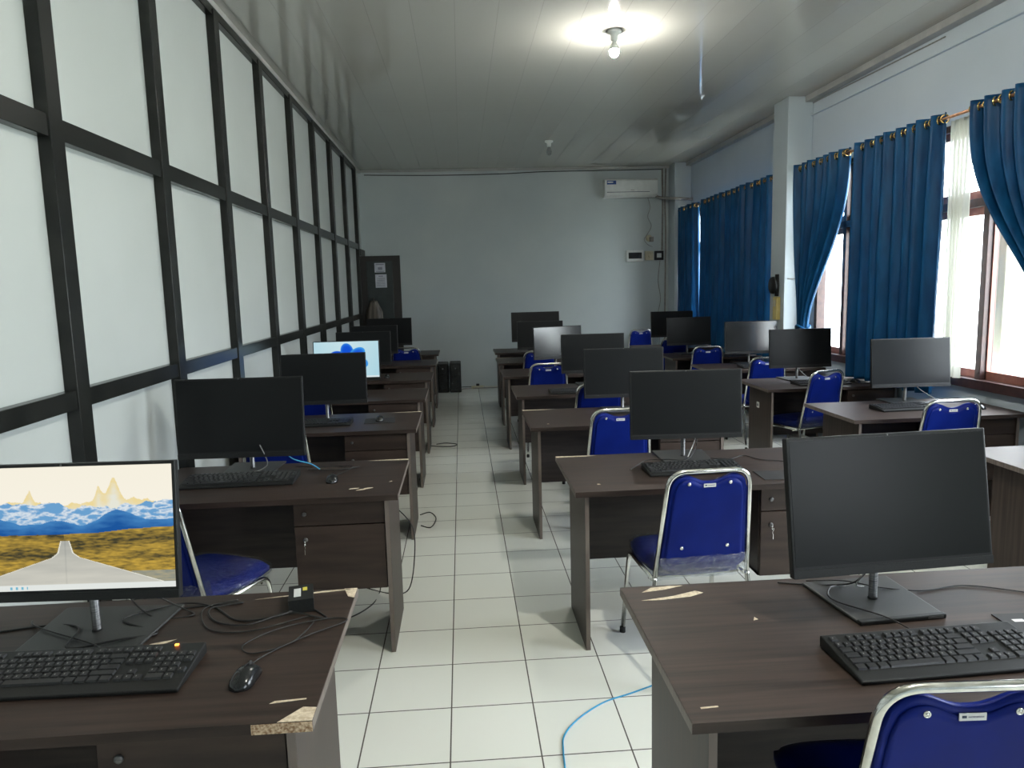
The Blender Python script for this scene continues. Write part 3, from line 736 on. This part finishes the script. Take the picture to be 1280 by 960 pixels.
def keyboard(x, y, rz, lab, keys='single', led=False, cord=None, sc=1.):
    global ME_ALLK
    r = empty('keyboard', (x, y, DESK_Z), R(rz)); r.scale = (sc, sc, 1); tag(r, lab, 'keyboard', 'keyboards on the desks')
    if keys == 'single':
        link('keyboard_body', KBODY, r, bevel=.003)
        for c in KEYS:
            link('key', key_mesh(c[2]), r, key_place(c), (TILT, 0, 0))
    else:
        if ME_ALLK is None:
            q = merged_keys(); b0 = MB(); y0, y1 = -KD / 2, KD / 2
            b0.prism([(y0, 0), (y0 - .002, .010), (y0 + .038, .016), (y1, .030), (y1 + .002, .020), (y1, 0)], -KW / 2, KW / 2, 0, 'x')
            q.add(b0.v, b0.f, 1); ME_ALLK = q.mesh('keyboard_body', ['plastic_key', 'plastic_black'])
        link('keyboard_body', ME_ALLK, r)
    if led: MB().box((.168, KD / 2 - .014, .030), (.176, KD / 2 - .008, .0325)).obj('indicator_light', 'led', r)
    if cord:
        inv = r.matrix_basis.inverted(); pts = [inv @ Vector(p) for p in cord]
        MB().tube(spline(pts), .0022, 6).obj('cord', 'cord_black', r)
    return r
Z = DESK_Z
keyboard(1.125, 1.59, 2, 'black keyboard on the right foreground desk before the largest monitor', sc=1.08, cord=[(1.12, 1.69, Z + .02), (1.10, 1.78, Z + .016), (1.02, 1.90, Z + .014), (1.05, 1.97, Z + .02), (1.12, 2.00, Z + .006)])
keyboard(-.945, 1.735, -1, 'black keyboard with an orange light before the mountain-picture screen', sc=1.10, led=True, cord=[(-.95, 1.83, Z + .02), (-1.0, 1.88, Z + .016), (-1.2, 2.0, Z + .014), (-1.25, 2.06, Z + .006)])
keyboard(-1.105, 3.55, 1, 'black keyboard before the large black monitor on the second left desk', sc=1.15)
keyboard(1.10, 3.41, 1, 'black keyboard partly behind the wrapped blue chair back')
keyboard(-1.02, 5.03, 1, 'black keyboard beside the blue glare and mouse pad, third left desk', 'one')
keyboard(.96, 6.12, 1, 'small dark keyboard on the fourth desk right of the aisle', 'one')
keyboard(3.07, 4.80, 3, 'keyboard shining with window glare on the second window row desk', 'one')
keyboard(3.10, 6.10, 3, 'keyboard shining with window glare on the third window row desk', 'one')
keyboard(3.14, 7.46, 3, 'keyboard on the fourth window row desk below the bluish monitor', 'one')
keyboard(-1.15, 6.25, 1, 'keyboard under the glowing blue and white screen', 'one')

# ------------------------------------------------------------------ mice, pads
def mouse_mesh():
    q = MB(); n, m = 16, 12; vs = []
    for j in range(m + 1):
        t = j / m; y = -.055 + .11 * t
        wd = .031 * (max(0, 1 - (2 * t - 1) ** 4)) ** .5 * (1 - .10 * math.sin(PI * t)); hh = .034 * max(0, math.sin(PI * (t * .86 + .09))) ** .8 * (1 if j not in (0, m) else .3)
        for i in range(n + 1):
            a = PI * i / n; vs.append((-max(wd, .004) * math.cos(a), y, max(hh, .006) * math.sin(a) ** .7 if 0 < i < n else 0))
    fs = [(j * (n + 1) + i, j * (n + 1) + i + 1, (j + 1) * (n + 1) + i + 1, (j + 1) * (n + 1) + i) for j in range(m) for i in range(n)]
    fs.append(tuple(range(n + 1))[::-1]); fs.append(tuple(m * (n + 1) + i for i in range(n + 1)))
    fs += [(j * (n + 1), (j + 1) * (n + 1), (j + 1) * (n + 1) + n, j * (n + 1) + n) for j in range(m)]
    q.add(vs, [f[::-1] for f in fs], 0, True); return q.mesh('mouse_body', ['plastic_gloss'])
MM = mouse_mesh(); MWH = MB().lathe([(.007, -.003), (.008, -.001), (.008, .001), (.007, .003)], (0, .03, .026), 14, 'x').mesh('scroll_wheel', ['rubber'])
MBT = MB().tube(spline([(0, .052, .016), (0, .04, .026), (0, .015, .0335), (0, 0, .0345)], 4), .0007, 4).mesh('button_seam', ['rubber'])
def mouse(x, y, rz, lab, cord=None, dz=0):
    r = empty('computer_mouse', (x, y, Z + dz), R(rz)); tag(r, lab, 'mouse', 'computer mice')
    link('mouse_body', MM, r); link('scroll_wheel', MWH, r); link('button_seam', MBT, r)
    if cord:
        inv = r.matrix_basis.inverted(); pts = [inv @ Vector(p) for p in cord]
        MB().tube(spline(pts), .0018, 6).obj('cord', 'cord_black', r)
zc = Z + .003
mouse(-.545, 1.675, -6, 'glossy black mouse on the left foreground desk', [(-.545, 1.73, Z + .012), (-.52, 1.80, zc), (-.44, 1.88, zc + .002), (-.33 - .02, 1.96, zc), (-.40, 1.98, zc), (-.52, 1.93, zc + .004), (-.60, 1.85, zc), (-.56, 1.80, zc), (-.47, 1.86, zc), (-.45, 2.0, zc), (-.60, 1.93, zc), (-.72, 1.95, zc), (-.78, 2.08, zc + .004), (-.70, 2.14, zc)])
mouse(-.655, 3.50, 5, 'black mouse on the second left desk, right of its keyboard', [(-.655, 3.555, Z + .012), (-.62, 3.66, zc), (-.60, 3.78, zc), (-.75, 3.80, zc), (-.9, 3.82, zc)])
mouse(-.60, 5.10, 5, 'black mouse on a dark pad, third left desk', dz=.0035)
mouse(-.86, 6.30, 5, 'black mouse right below the glowing blue and white screen')
mouse(-.80, 7.62, 5, 'small black mouse on the left desk just past the glowing screen')
mouse(3.52, 4.72, 8, 'black mouse standing out on the white glare of the window row desk')
mouse(3.42, 6.12, 8, 'black mouse at the foot of the tall straight curtain')
def mpad(x, y, rz, lab, w=.2, d=.16, mark=False):
    q = MB().box((-w / 2, -d / 2, 0), (w / 2, d / 2, .003))
    if mark: q.box((-w / 2 + .03, .03, .0028), (-w / 2 + .06, .045, .0035), 1)
    return tag(q.obj('mouse_pad', ['rubber', 'label_white'], None, (x, y, Z), (0, 0, R(rz)), bevel=.001), lab, 'mouse pad')
mpad(1.50, 1.70, -3, 'dark mouse pad with a white mark at the right picture edge', mark=True)
mpad(1.47, 3.26, -3, 'dark mouse pad on the second aisle desk, left of the large monitor')
mpad(-.60, 5.10, 4, 'dark mouse pad under the mouse on the third left desk', .21, .2)
mpad(3.44, 6.10, 4, 'dark mouse pad on the third window row desk near the curtain')

# adapter on the left foreground desk
q = MB().box((-.035, -.055, 0), (.035, .055, .04)).box((-.02, -.03, .0395), (.0, .03, .0405), 1).box((.005, .01, .0395), (.018, .035, .0405), 2)
ad = q.obj('power_adapter', ['plastic_black', 'label_white', 'yellow_ink'], None, (-.50, 2.085, Z), (0, 0, R(12)), bevel=.004)
tag(ad, 'black power adapter with white and yellow stickers at the torn desk corner', 'adapter')

# loose cables
def cable(pts, r, mt, lab, name='cable', cat='cable', n=8):
    return tag(MB().tube(spline(pts, n), r, 6).obj(name, mt), lab, cat)
zf = .0035
cable([(.245, 2.10, zf), (.30, 2.30, zf), (.312, 2.42, zf), (.33, 2.52, zf), (.40, 2.62, zf), (.52, 2.72, zf), (.66, 2.78, zf), (.9, 2.9, zf), (1.2, 3.1, zf)], .0034, 'cord_blue', 'bright blue network cable curving over the white tiles in the foreground')
cable([(-.50, 2.04, Z + .01), (-.56, 2.0, zc + .004), (-.66, 2.0, zc), (-.76, 2.10, zc), (-.86, 2.12, zc + .006), (-.98, 2.02, Z + .016), (-.86, 1.95, zc), (-.93, 1.90, Z + .014), (-1.05, 1.86, Z + .016), (-1.08, 1.98, Z + .016), (-1.2, 2.03, zc), (-1.4, 1.98, zc)], .003, 'cord_black', 'thick black cable looping between adapter and mountain-picture screen')
cable([(-.46, 2.05, zc), (-.41, 1.98, zc), (-.52, 2.02, zc + .005), (-.62, 1.96, zc + .004), (-.72, 2.0, zc), (-.76, 2.08, zc + .004), (-.68, 2.12, zc), (-.86, 2.10, zc)], .0026, 'cord_black', 'black cable coiled beside the adapter on the torn desk')
cable([(-.95, 2.02, .93), (-.92, 2.06, .84), (-.84, 2.08, .775), (-.80, 2.05, zc), (-.9, 2.04, zc + .002), (-.98, 2.07, .82), (-1.0, 2.05, .9)], .0025, 'cord_black', 'black cable hanging behind the mountain-picture screen')
cable([(1.18, 1.93, .95), (1.17, 1.95, .87), (1.12, 1.96, .80), (1.06, 2.0, .775), (.99, 2.04, zc), (.93, 2.06, zc)], .0025, 'cord_black', 'black cable hanging from the largest monitor to its base')
cable([(1.02, 2.06, zc), (1.10, 1.99, .79), (1.2, 1.96, .776), (1.32, 1.95, zc), (1.45, 1.97, zc), (1.55, 1.93, zc), (1.66, 1.86, zc), (1.75, 1.80, zc)], .002, 'cord_black', 'thin black cable running to the right across the foreground desk')
cable([(1.10, 1.92, .93), (1.13, 1.93, .85), (1.11, 1.94, .80), (1.15, 1.97, .778)], .002, 'cord_grey', 'thin grey cable beside the neck of the largest monitor')
cable([(1.15, 3.70, .96), (1.2, 3.66, .86), (1.13, 3.58, Z + .02), (1.02, 3.60, Z + .014), (.93, 3.64, zc), (.86, 3.55, zc), (.80, 3.46, zc)], .0022, 'cord_black', 'thin black cable beside the keyboard on the second aisle desk')
cable([(1.22, 3.70, .95), (1.19, 3.66, .86), (1.12, 3.56, Z + .03)], .003, 'cord_grey', 'grey plug lead hanging from the monitor over the wrapped chair')
cable([(1.20, 3.66, zc), (1.35, 3.60, zc), (1.45, 3.66, zc), (1.5, 3.56, zc), (1.6, 3.5, zc), (1.62, 3.36, zc), (1.56, 3.3, zc + .002)], .0022, 'cord_black', 'thin black cable crossing the second aisle desk to its mouse pad')
cable([(-.60, 3.72, zc), (-.7, 3.80, zc), (-.82, 3.74, zc), (-.66, 3.70, zc + .003), (-.56, 3.76, zc)], .0022, 'cord_black', 'black cable coiled at the back of the second left desk')
cable([(-1.02, 3.62, .93), (-1.0, 3.66, .83), (-1.04, 3.68, .79), (-1.08, 3.66, .785)], .003, 'cord_grey', 'grey cable hanging at the neck of the large black monitor, left')
cable([(-.92, 3.66, .90), (-.88, 3.68, .84), (-.80, 3.72, .80), (-.76, 3.74, zc)], .003, 'cord_blue', 'short blue cable behind the large black monitor on the left')
cable([(-.34, 5.05, zf), (-.27, 5.0, zf), (-.24, 5.2, zf), (-.29, 5.35, zf), (-.36, 5.3, zf)], .004, 'cord_black', 'black cable loop on the floor beside the third left desk')
cable([(-.42, 7.72, zf), (-.33, 7.66, zf), (-.16, 7.62, zf), (-.10, 7.72, zf), (-.22, 7.80, zf), (-.32, 7.76, zf)], .006, 'cord_black', 'black cable loop lying in the aisle beside the far left desks')
cable([(-.40, 3.90, .50), (-.31, 3.86, .40), (-.30, 3.84, .25), (-.34, 3.84, .05), (-.45, 3.9, zf), (-.6, 4.0, zf)], .0035, 'cord_black', 'black cable hanging down behind the second left desk panel')
cable([(-.49, 3.75, .30), (-.50, 3.90, .12), (-.51, 3.93, zf), (-.54, 3.75, zf), (-.66, 3.6, zf), (-.9, 3.5, zf)], .0035, 'cord_black', 'black cable curling on the tiles behind the left foreground desk')
cable([(3.28, 5.08, .96), (3.33, 5.12, .87), (3.42, 5.06, .79), (3.48, 5.0, zc)], .003, 'cord_grey', 'pale cable curving down behind the glare-covered desk monitor')
cable([(3.06, 6.48, .95), (3.09, 6.5, .85), (3.16, 6.46, .77)], .003, 'cord_grey', 'pale cable behind the monitor below the tied curtain')

# ------------------------------------------------------------------ black equipment and extension lead at the back wall
def tower(x, y, w, d, h, lab, rz=0):
    r = empty('computer_tower', (x, y, 0), R(rz)); tag(r, lab, 'computer')
    MB().box((-w / 2, -d / 2, 0), (w / 2, d / 2, h)).obj('tower_case', 'plastic_black', r, bevel=.012)
    MB().box((-w / 2 + .012, -d / 2 - .008, .03), (w / 2 - .012, -d / 2 + .002, h - .02)).obj('front_panel', 'plastic_gloss', r, bevel=.006)
    MB().lathe([(.012, 0), (.012, .004)], (0, -d / 2 - .012, h - .08), 12, 'y').obj('power_button', 'neck', r)
tower(-.135, 11.85, .18, .42, .47, 'tall black box at the right end of the dark equipment by the back wall')
tower(-.335, 11.87, .17, .42, .465, 'black upright box beside the tallest dark box at the back wall')
q = empty('printer', (-.62, 11.62, 0)); tag(q, 'low black box with a pale top edge on the floor by the back wall', 'printer')
MB().box((-.18, -.17, 0), (.18, .17, .26)).obj('printer_body', 'plastic_black', q, bevel=.015)
MB().box((-.17, -.185, .262), (.17, -.15, .27)).obj('paper_tray', 'white_plastic', q, bevel=.003)
cable([(-.04, 11.95, .012), (.1, 12.0, .012), (.3, 11.98, .012), (.52, 12.0, .012), (.8, 12.02, .012)], .008, 'duct_grey', 'brown grey lead lying along the foot of the back wall')
r = empty('extension_socket', (.22, 12.03, 0), R(6)); tag(r, 'small extension socket lying on the floor against the back wall', 'extension socket')
MB().box((-.10, -.03, 0), (.10, .03, .045)).obj('socket_body', 'cream_plastic', r, bevel=.006)
MB().box((-.02, -.02, .045), (.03, .02, .08)).obj('plug', 'rubber', r, bevel=.005)
cable([(.12, 12.03, .03), (.0, 12.05, .03), (-.1, 12.09, .015)], .006, 'cord_black', 'black lead running from the extension socket to the black boxes')
cable([(.32, 12.03, .03), (.5, 12.06, .02), (.8, 12.05, .02)], .006, 'cream_plastic', 'cream lead running right from the extension socket')

# ------------------------------------------------------------------ air conditioner, boxes, conduits
r = empty('air_conditioner', (2.805, YB, 3.055)); tag(r, 'white wall air conditioner with a blue sticker, high on the back wall', 'air conditioner')
prof = [(-0.0, 0), (-.13, 0), (-.19, .05), (-.205, .10), (-.20, .26), (-.18, .285), (0, .285)]
MB().prism(prof, -.435, .435, 0, 'x').obj('casing', 'white_plastic', r, bevel=.006)
MB().box((-.40, -.209, .075), (.30, -.2, .082)).obj('air_slot', 'ink_dark', r)
MB().box((-.41, -.196, .028), (.40, -.17, .06), 0, Matrix.Rotation(0, 4, 'X')).obj('louvre', 'white_plastic', r, bevel=.004)
MB().box((-.40, -.2065, .20), (-.25, -.2, .26)).box((-.39, -.2072, .225), (-.30, -.2, .245), 1).obj('energy_sticker', ['sticker_blue', 'label_white'], r)
MB().box((-.03, -.2075, .17), (-.01, -.2, .18)).box((-.01, -.2075, .105), (.05, -.2, .112), 1).obj('badge', ['label_white', 'duct_grey'], r)
tag(MB().tube(spline([(3.20, 12.05, 3.09), (3.28, 11.98, 3.04), (3.40, 11.75, 3.0), (3.55, 11.70, 2.985), (3.735, 11.70, 2.975)]), .022, 10).obj('insulated_pipe', 'duct_grey'), 'grey wrapped pipe from the air conditioner to the window wall', 'pipe')
cable([(3.12, 12.12, 3.05), (3.16, 12.13, 2.9), (3.12, 12.13, 2.75), (3.18, 12.13, 2.6), (3.10, 12.13, 2.45), (3.06, 12.13, 2.38), (3.12, 12.13, 2.30), (3.2, 12.13, 2.26)], .005, 'cord_grey', 'thin loose wire dangling below the air conditioner')
r = empty('breaker_box', (2.905, YB, 2.02)); tag(r, 'white breaker box with a dark window on the back wall', 'breaker box')
MB().box((-.15, -.07, 0), (.13, 0, .185)).obj('casing', 'white_plastic', r, bevel=.008)
MB().box((-.12, -.078, .05), (.10, -.068, .15)).obj('dark_window', 'plastic_gloss', r, bevel=.003)
r = empty('junction_box', (3.14, YB, 2.02)); tag(r, 'small cream junction box right of the white breaker box', 'junction box')
MB().box((-.07, -.05, .02), (.07, 0, .17)).obj('casing', 'cream_plastic', r, bevel=.008); MB().lathe([(.03, 0), (.03, .006)], (0, -.056, .09), 14, 'y').obj('knob', 'cream_plastic', r)
r = empty('electric_meter', (3.30, YB, 2.04)); tag(r, 'dark switch unit with white face at the end of the breaker boxes', 'switch')
MB().box((-.07, -.07, 0), (.075, 0, .15)).obj('casing', 'plastic_black', r, bevel=.006); MB().box((-.04, -.075, .04), (.035, -.068, .11)).obj('white_face', 'white_plastic', r)
r = empty('wall_outlet', (3.14, YB, 2.40)); tag(r, 'round cream outlet with a plug above the breaker boxes', 'outlet')
MB().lathe([(.055, 0), (.055, .03), (.045, .04)], (0, -.04, 0), 18, 'y').obj('outlet_face', 'cream_plastic', r); MB().box((.0, -.1, -.06), (.06, -.02, .02)).obj('plug', 'duct_grey', r, bevel=.006)
tag(MB().tube([(3.36, 12.13, 3.52), (3.37, 12.13, 2.9), (3.36, 12.13, 2.2)], .014, 8).obj('conduit', 'duct_grey'), 'grey conduit dropping from the ceiling to the switch unit', 'conduit')
tag(MB().tube([(3.42, 12.13, 3.52), (3.41, 12.144, 3.0), (3.42, 12.13, 2.5), (3.41, 12.13, .8), (3.42, 12.13, .1)], .012, 8).obj('conduit', 'duct_grey'), 'long grey conduit running down the corner of the back wall', 'conduit')
cable([(3.33, 12.144, 2.03), (3.30, 12.144, 1.7), (3.34, 12.144, 1.4), (3.29, 12.144, 1.1), (3.33, 12.144, .8), (3.3, 12.144, .5)], .006, 'cord_grey', 'thin cable hanging down below the switch unit')
cable([(XL + .1, 12.143, 3.49), (-.4, 12.143, 3.47), (.6, 12.143, 3.475), (1.4, 12.143, 3.50), (2.4, 12.143, 3.505), (3.36, 12.143, 3.51)], .007, 'cord_black', 'dark sagging wire along the top of the back wall')
# fan-like speaker and yellow unit on the pillar
r = empty('wall_speaker', (3.47, 7.86, 1.61)); tag(r, 'small round black device fixed on the pillar', 'device')
MB().lathe([(.035, 0), (.075, -.03), (.095, -.05), (.09, -.07)], (0, 0, 0), 20, 'x').obj('round_body', 'plastic_black', r); MB().box((-.02, -.03, -.12), (0, .03, .12)).obj('bracket', 'rubber', r)
r = empty('switch_box', (3.47, 7.83, 1.36)); tag(r, 'yellowish upright box on the pillar below the black device', 'box')
MB().box((-.045, -.05, -.125), (0, .05, .125)).obj('casing', 'yellow_plastic', r, bevel=.006); MB().box((-.05, -.03, .02), (-.044, .03, .09)).obj('switch_key', 'cream_plastic', r, bevel=.002)
cable([(3.50, 7.695, 1.68), (3.6, 7.69, 1.675), (3.7, 7.69, 1.69), (3.735, 7.66, 1.70)], .006, 'cord_grey', 'pale wire crossing the window side of the pillar')
cable([(3.735, 8.2, 3.48), (3.735, 7.6, 3.49), (3.735, 6.5, 3.48), (3.735, 5.6, 3.47)], .006, 'cord_grey', 'thin wire along the top of the window wall')

# ------------------------------------------------------------------ bulbs
def bulb(x, y, lit, lab):
    r = empty('ceiling_bulb', (x, y, ZC)); tag(r, lab, 'light bulb')
    MB().lathe([(.055, 0), (.055, -.018), (.03, -.03), (.026, -.07), (.024, -.075)], (0, 0, 0), 20).obj('socket', 'white_plastic', r)
    MB().lathe([(.013, -.07), (.016, -.09), (.030, -.112), (.0375, -.132), (.0375, -.140)], (0, 0, 0), 20).obj('bulb_body', 'white_plastic' if lit else 'bulb_glass', r)
    MB().lathe([(.0365, -.1395), (.0362, -.15), (.030, -.175), (.015, -.19), (.003, -.193)], (0, 0, 0), 20).obj('bulb_dome', ('bulb_lit' if y < 3 else 'bulb_lit_soft') if lit else 'bulb_glass', r)
bulb(1.215, 5.72, True, 'glowing bulb in a ceiling socket, the only one lit')
bulb(1.30, 1.50, True, 'glowing bulb in a ceiling socket above the foreground desks')
bulb(1.223, 9.9, False, 'unlit clear bulb hanging from the ceiling near the back')

# ------------------------------------------------------------------ curtains
RX, RZ = 3.545, 2.80
def smooth(t): t = max(0, min(1, t)); return t * t * (3 - 2 * t)
def curtain(y0, y1, z1, folds, lab, tie=None, seed=0, cat='curtain'):
    """y0<y1 top span; z1 bottom; tie=(ycentre, z, half width)"""
    nu, nv = folds * 14, 60; q = MB(); vs = []; fs = []; zt = RZ + .045
    r = empty('curtain', (RX, (y0 + y1) / 2, z1)); tag(r, lab, cat, 'blue curtains')
    rn = random.Random(seed); ph = [rn.uniform(-.5, .5) for _ in range(folds + 2)]
    for j in range(nv + 1):
        v = j / nv; z = zt + (z1 - zt) * v
        for i in range(nu + 1):
            u = i / nu; amp = .055 * (1 + .3 * math.sin(u * 17 + seed)) * (.8 + .2 * v)
            y = y0 + (y1 - y0) * u
            a = 2 * PI * folds * u + (.3 + .5 * v) * math.sin(u * 9 + seed)
            if tie:
                yc, zk, hw = tie
                if z > zk:
                    t = (zt - z) / (zt - zk); e = smooth(t ** 1.35) if True else t
                    yk = yc - hw + 2 * hw * u; y = y * (1 - e) + yk * e
                    # free edge hangs in a belly
                    amp *= (1 - .35 * e)
                else:
                    e = (zk - z) / (zk - z1); hw2 = hw * (1 + 1.3 * smooth(e)); y = yc - hw2 + 2 * hw2 * u; amp *= .65 + .2 * e
            else: y += .012 * math.sin(7 * u * PI + 3 * v + seed) * v
            x = amp * math.sin(a) + .008 * noise.noise(Vector((u * folds * 2, v * 3, seed)))
            vs.append((x, y - (y0 + y1) / 2, z - z1))
    for j in range(nv):
        for i in range(nu): fs.append((j * (nu + 1) + i, j * (nu + 1) + i + 1, (j + 1) * (nu + 1) + i + 1, (j + 1) * (nu + 1) + i))
    q.add(vs, fs, 0, True); o = q.obj('curtain_cloth', 'curtain', r); s = o.modifiers.new('thick', 'SOLIDIFY'); s.thickness = .004; s.offset = 0
    for k in range(2 * folds + 1):
        if k % 2 == 0 and k not in (0, 2 * folds) and folds > 6 and False: continue
        u = k / (2 * folds); y = y0 + (y1 - y0) * u - (y0 + y1) / 2
        y = min(max(y, -(y1 - y0) / 2 + .012), (y1 - y0) / 2 - .012)
        ry = 0 if k % 2 == 0 else PI
        MB().torus((0, y, RZ - z1), .027, .0065, 'y', 18, 6, rz=R(28 if k % 2 else -28)).obj('grommet', 'brass', r)
    if tie:
        yc, zk, hw = tie
        pts = [(.06 * math.cos(a), yc - (y0 + y1) / 2 + (hw + .02) * math.sin(a), zk - z1 + .02 * math.cos(a * 2)) for a in [2 * PI * k / 24 for k in range(24)]]
        MB().tube(pts, .016, 8, True).obj('tieback', 'curtain', r)
    return r
curtain(10.90, 11.765, .775, 5, 'narrow blue curtain furthest away beside the back corner', tie=None, seed=1)
curtain(8.16, 10.62, .775, 13, 'wide blue curtain covering the far window left of the pillar', seed=2)
curtain(6.60, 7.62, .775, 7, 'blue curtain gathered and tied beside the pillar', tie=(7.40, 1.17, .065), seed=3)
curtain(5.26, 6.44, .775, 8, 'tall straight blue curtain between two bright panes of the near window', seed=4)
curtain(3.98, 4.98, .775, 7, 'blue curtain pulled aside at the right picture edge', tie=(4.12, 1.30, .07), seed=5)
def rod(y0, y1, lab):
    r = empty('curtain_rod', (RX, (y0 + y1) / 2, RZ)); tag(r, lab, 'curtain rod'); h = (y1 - y0) / 2
    MB().tube([(0, -h, 0), (0, h, 0)], .0115, 10).obj('rod', 'rod', r)
    for s in (-1, 1):
        MB().lathe([(.012, 0), (.02, .008 * s), (.022, .02 * s), (.012, .035 * s), (.003, .04 * s)], (0, s * h, 0), 14, 'y').obj('finial', 'brass', r)
        MB().tube([(.19, s * (h - .12), 0), (0, s * (h - .12), 0)], .008, 8).box((.18, s * (h - .12) - .02, -.04), (.194, s * (h - .12) + .02, .04)).obj('bracket', 'rod', r)
rod(8.12, 11.72, 'brass rod holding the two far curtains left of the pillar')
rod(3.97, 7.64, 'copper coloured rod holding the near curtains right of the pillar')
# voile
nu, nv = 60, 30; vs = []; fs = []
for j in range(nv + 1):
    v = j / nv
    for i in range(nu + 1):
        u = i / nu; yy = 5.09 + .22 * u + .03 * v * math.sin(u * 5); vs.append((3.63 + .018 * math.sin(u * 2 * PI * 5 + v), yy, 2.79 - 1.87 * v))
for j in range(nv):
    for i in range(nu): fs.append((j * (nu + 1) + i, j * (nu + 1) + i + 1, (j + 1) * (nu + 1) + i + 1, (j + 1) * (nu + 1) + i))
tag(MB().add(vs, fs, 0, True).obj('sheer_curtain', 'voile'), 'white sheer curtain hanging right of the tall straight blue curtain', 'curtain')

# ------------------------------------------------------------------ light
wd = bpy.data.worlds.new('World'); scene.world = wd; wd.use_nodes = True; nt = wd.node_tree
bg = nt.nodes['Background']; tc = nt.nodes.new('ShaderNodeTexCoord'); sp = nt.nodes.new('ShaderNodeSeparateXYZ'); cr = nt.nodes.new('ShaderNodeValToRGB')
nt.links.new(tc.outputs['Generated'], sp.inputs[0])
mr = nt.nodes.new('ShaderNodeMapRange'); mr.inputs['From Min'].default_value = -1; mr.inputs['From Max'].default_value = 1
nt.links.new(sp.outputs['Z'], mr.inputs['Value']); nt.links.new(mr.outputs[0], cr.inputs['Fac']); nt.links.new(cr.outputs[0], bg.inputs['Color'])
e = cr.color_ramp.elements; e[0].position = .40; e[0].color = (.48, .56, .40, 1); e[1].position = .56; e[1].color = (.88, .96, 1.05, 1)
bg.inputs['Strength'].default_value = 9.0
for (a, b) in WINS:
    ld = bpy.data.lights.new('window_daylight', 'AREA'); ld.shape = 'RECTANGLE'; ld.size = WZ1 - WZ0; ld.size_y = b - a; ld.cycles.is_portal = True
    lo = bpy.data.objects.new('window_daylight', ld); COL.objects.link(lo); lo.location = (XR + .13, (a + b) / 2, (WZ0 + WZ1) / 2); lo.rotation_euler = (0, R(90), 0)

# ------------------------------------------------------------------ camera
cam = bpy.data.cameras.new('Camera'); co = bpy.data.objects.new('Camera', cam); COL.objects.link(co); scene.camera = co
cam.sensor_width = 36; cam.lens = 912 / 1280 * 36; cam.clip_start = .05; cam.clip_end = 200
yaw, pitch, roll = R(3.78), R(7.68), R(-1.46)
f = Vector((math.sin(yaw) * math.cos(pitch), math.cos(yaw) * math.cos(pitch), -math.sin(pitch))); r0 = Vector((math.cos(yaw), -math.sin(yaw), 0)); u0 = r0.cross(f)
r2 = r0 * math.cos(roll) + u0 * math.sin(roll); u2 = -r0 * math.sin(roll) + u0 * math.cos(roll)
mt = Matrix((r2, u2, -f)).transposed().to_4x4(); mt.translation = Vector((0, 0, 1.68)); co.matrix_world = mt
vs_ = scene.view_settings; vs_.view_transform = 'Standard'; vs_.look = 'None'; vs_.gamma = 1; vs_.use_curve_mapping = False; vs_.exposure = 1.15
scene.cycles.max_bounces = 8; scene.cycles.transparent_max_bounces = 12
scene.cycles.use_denoising = True
scene.cycles.sample_clamp_indirect = 6
scene.cycles.caustics_reflective = False
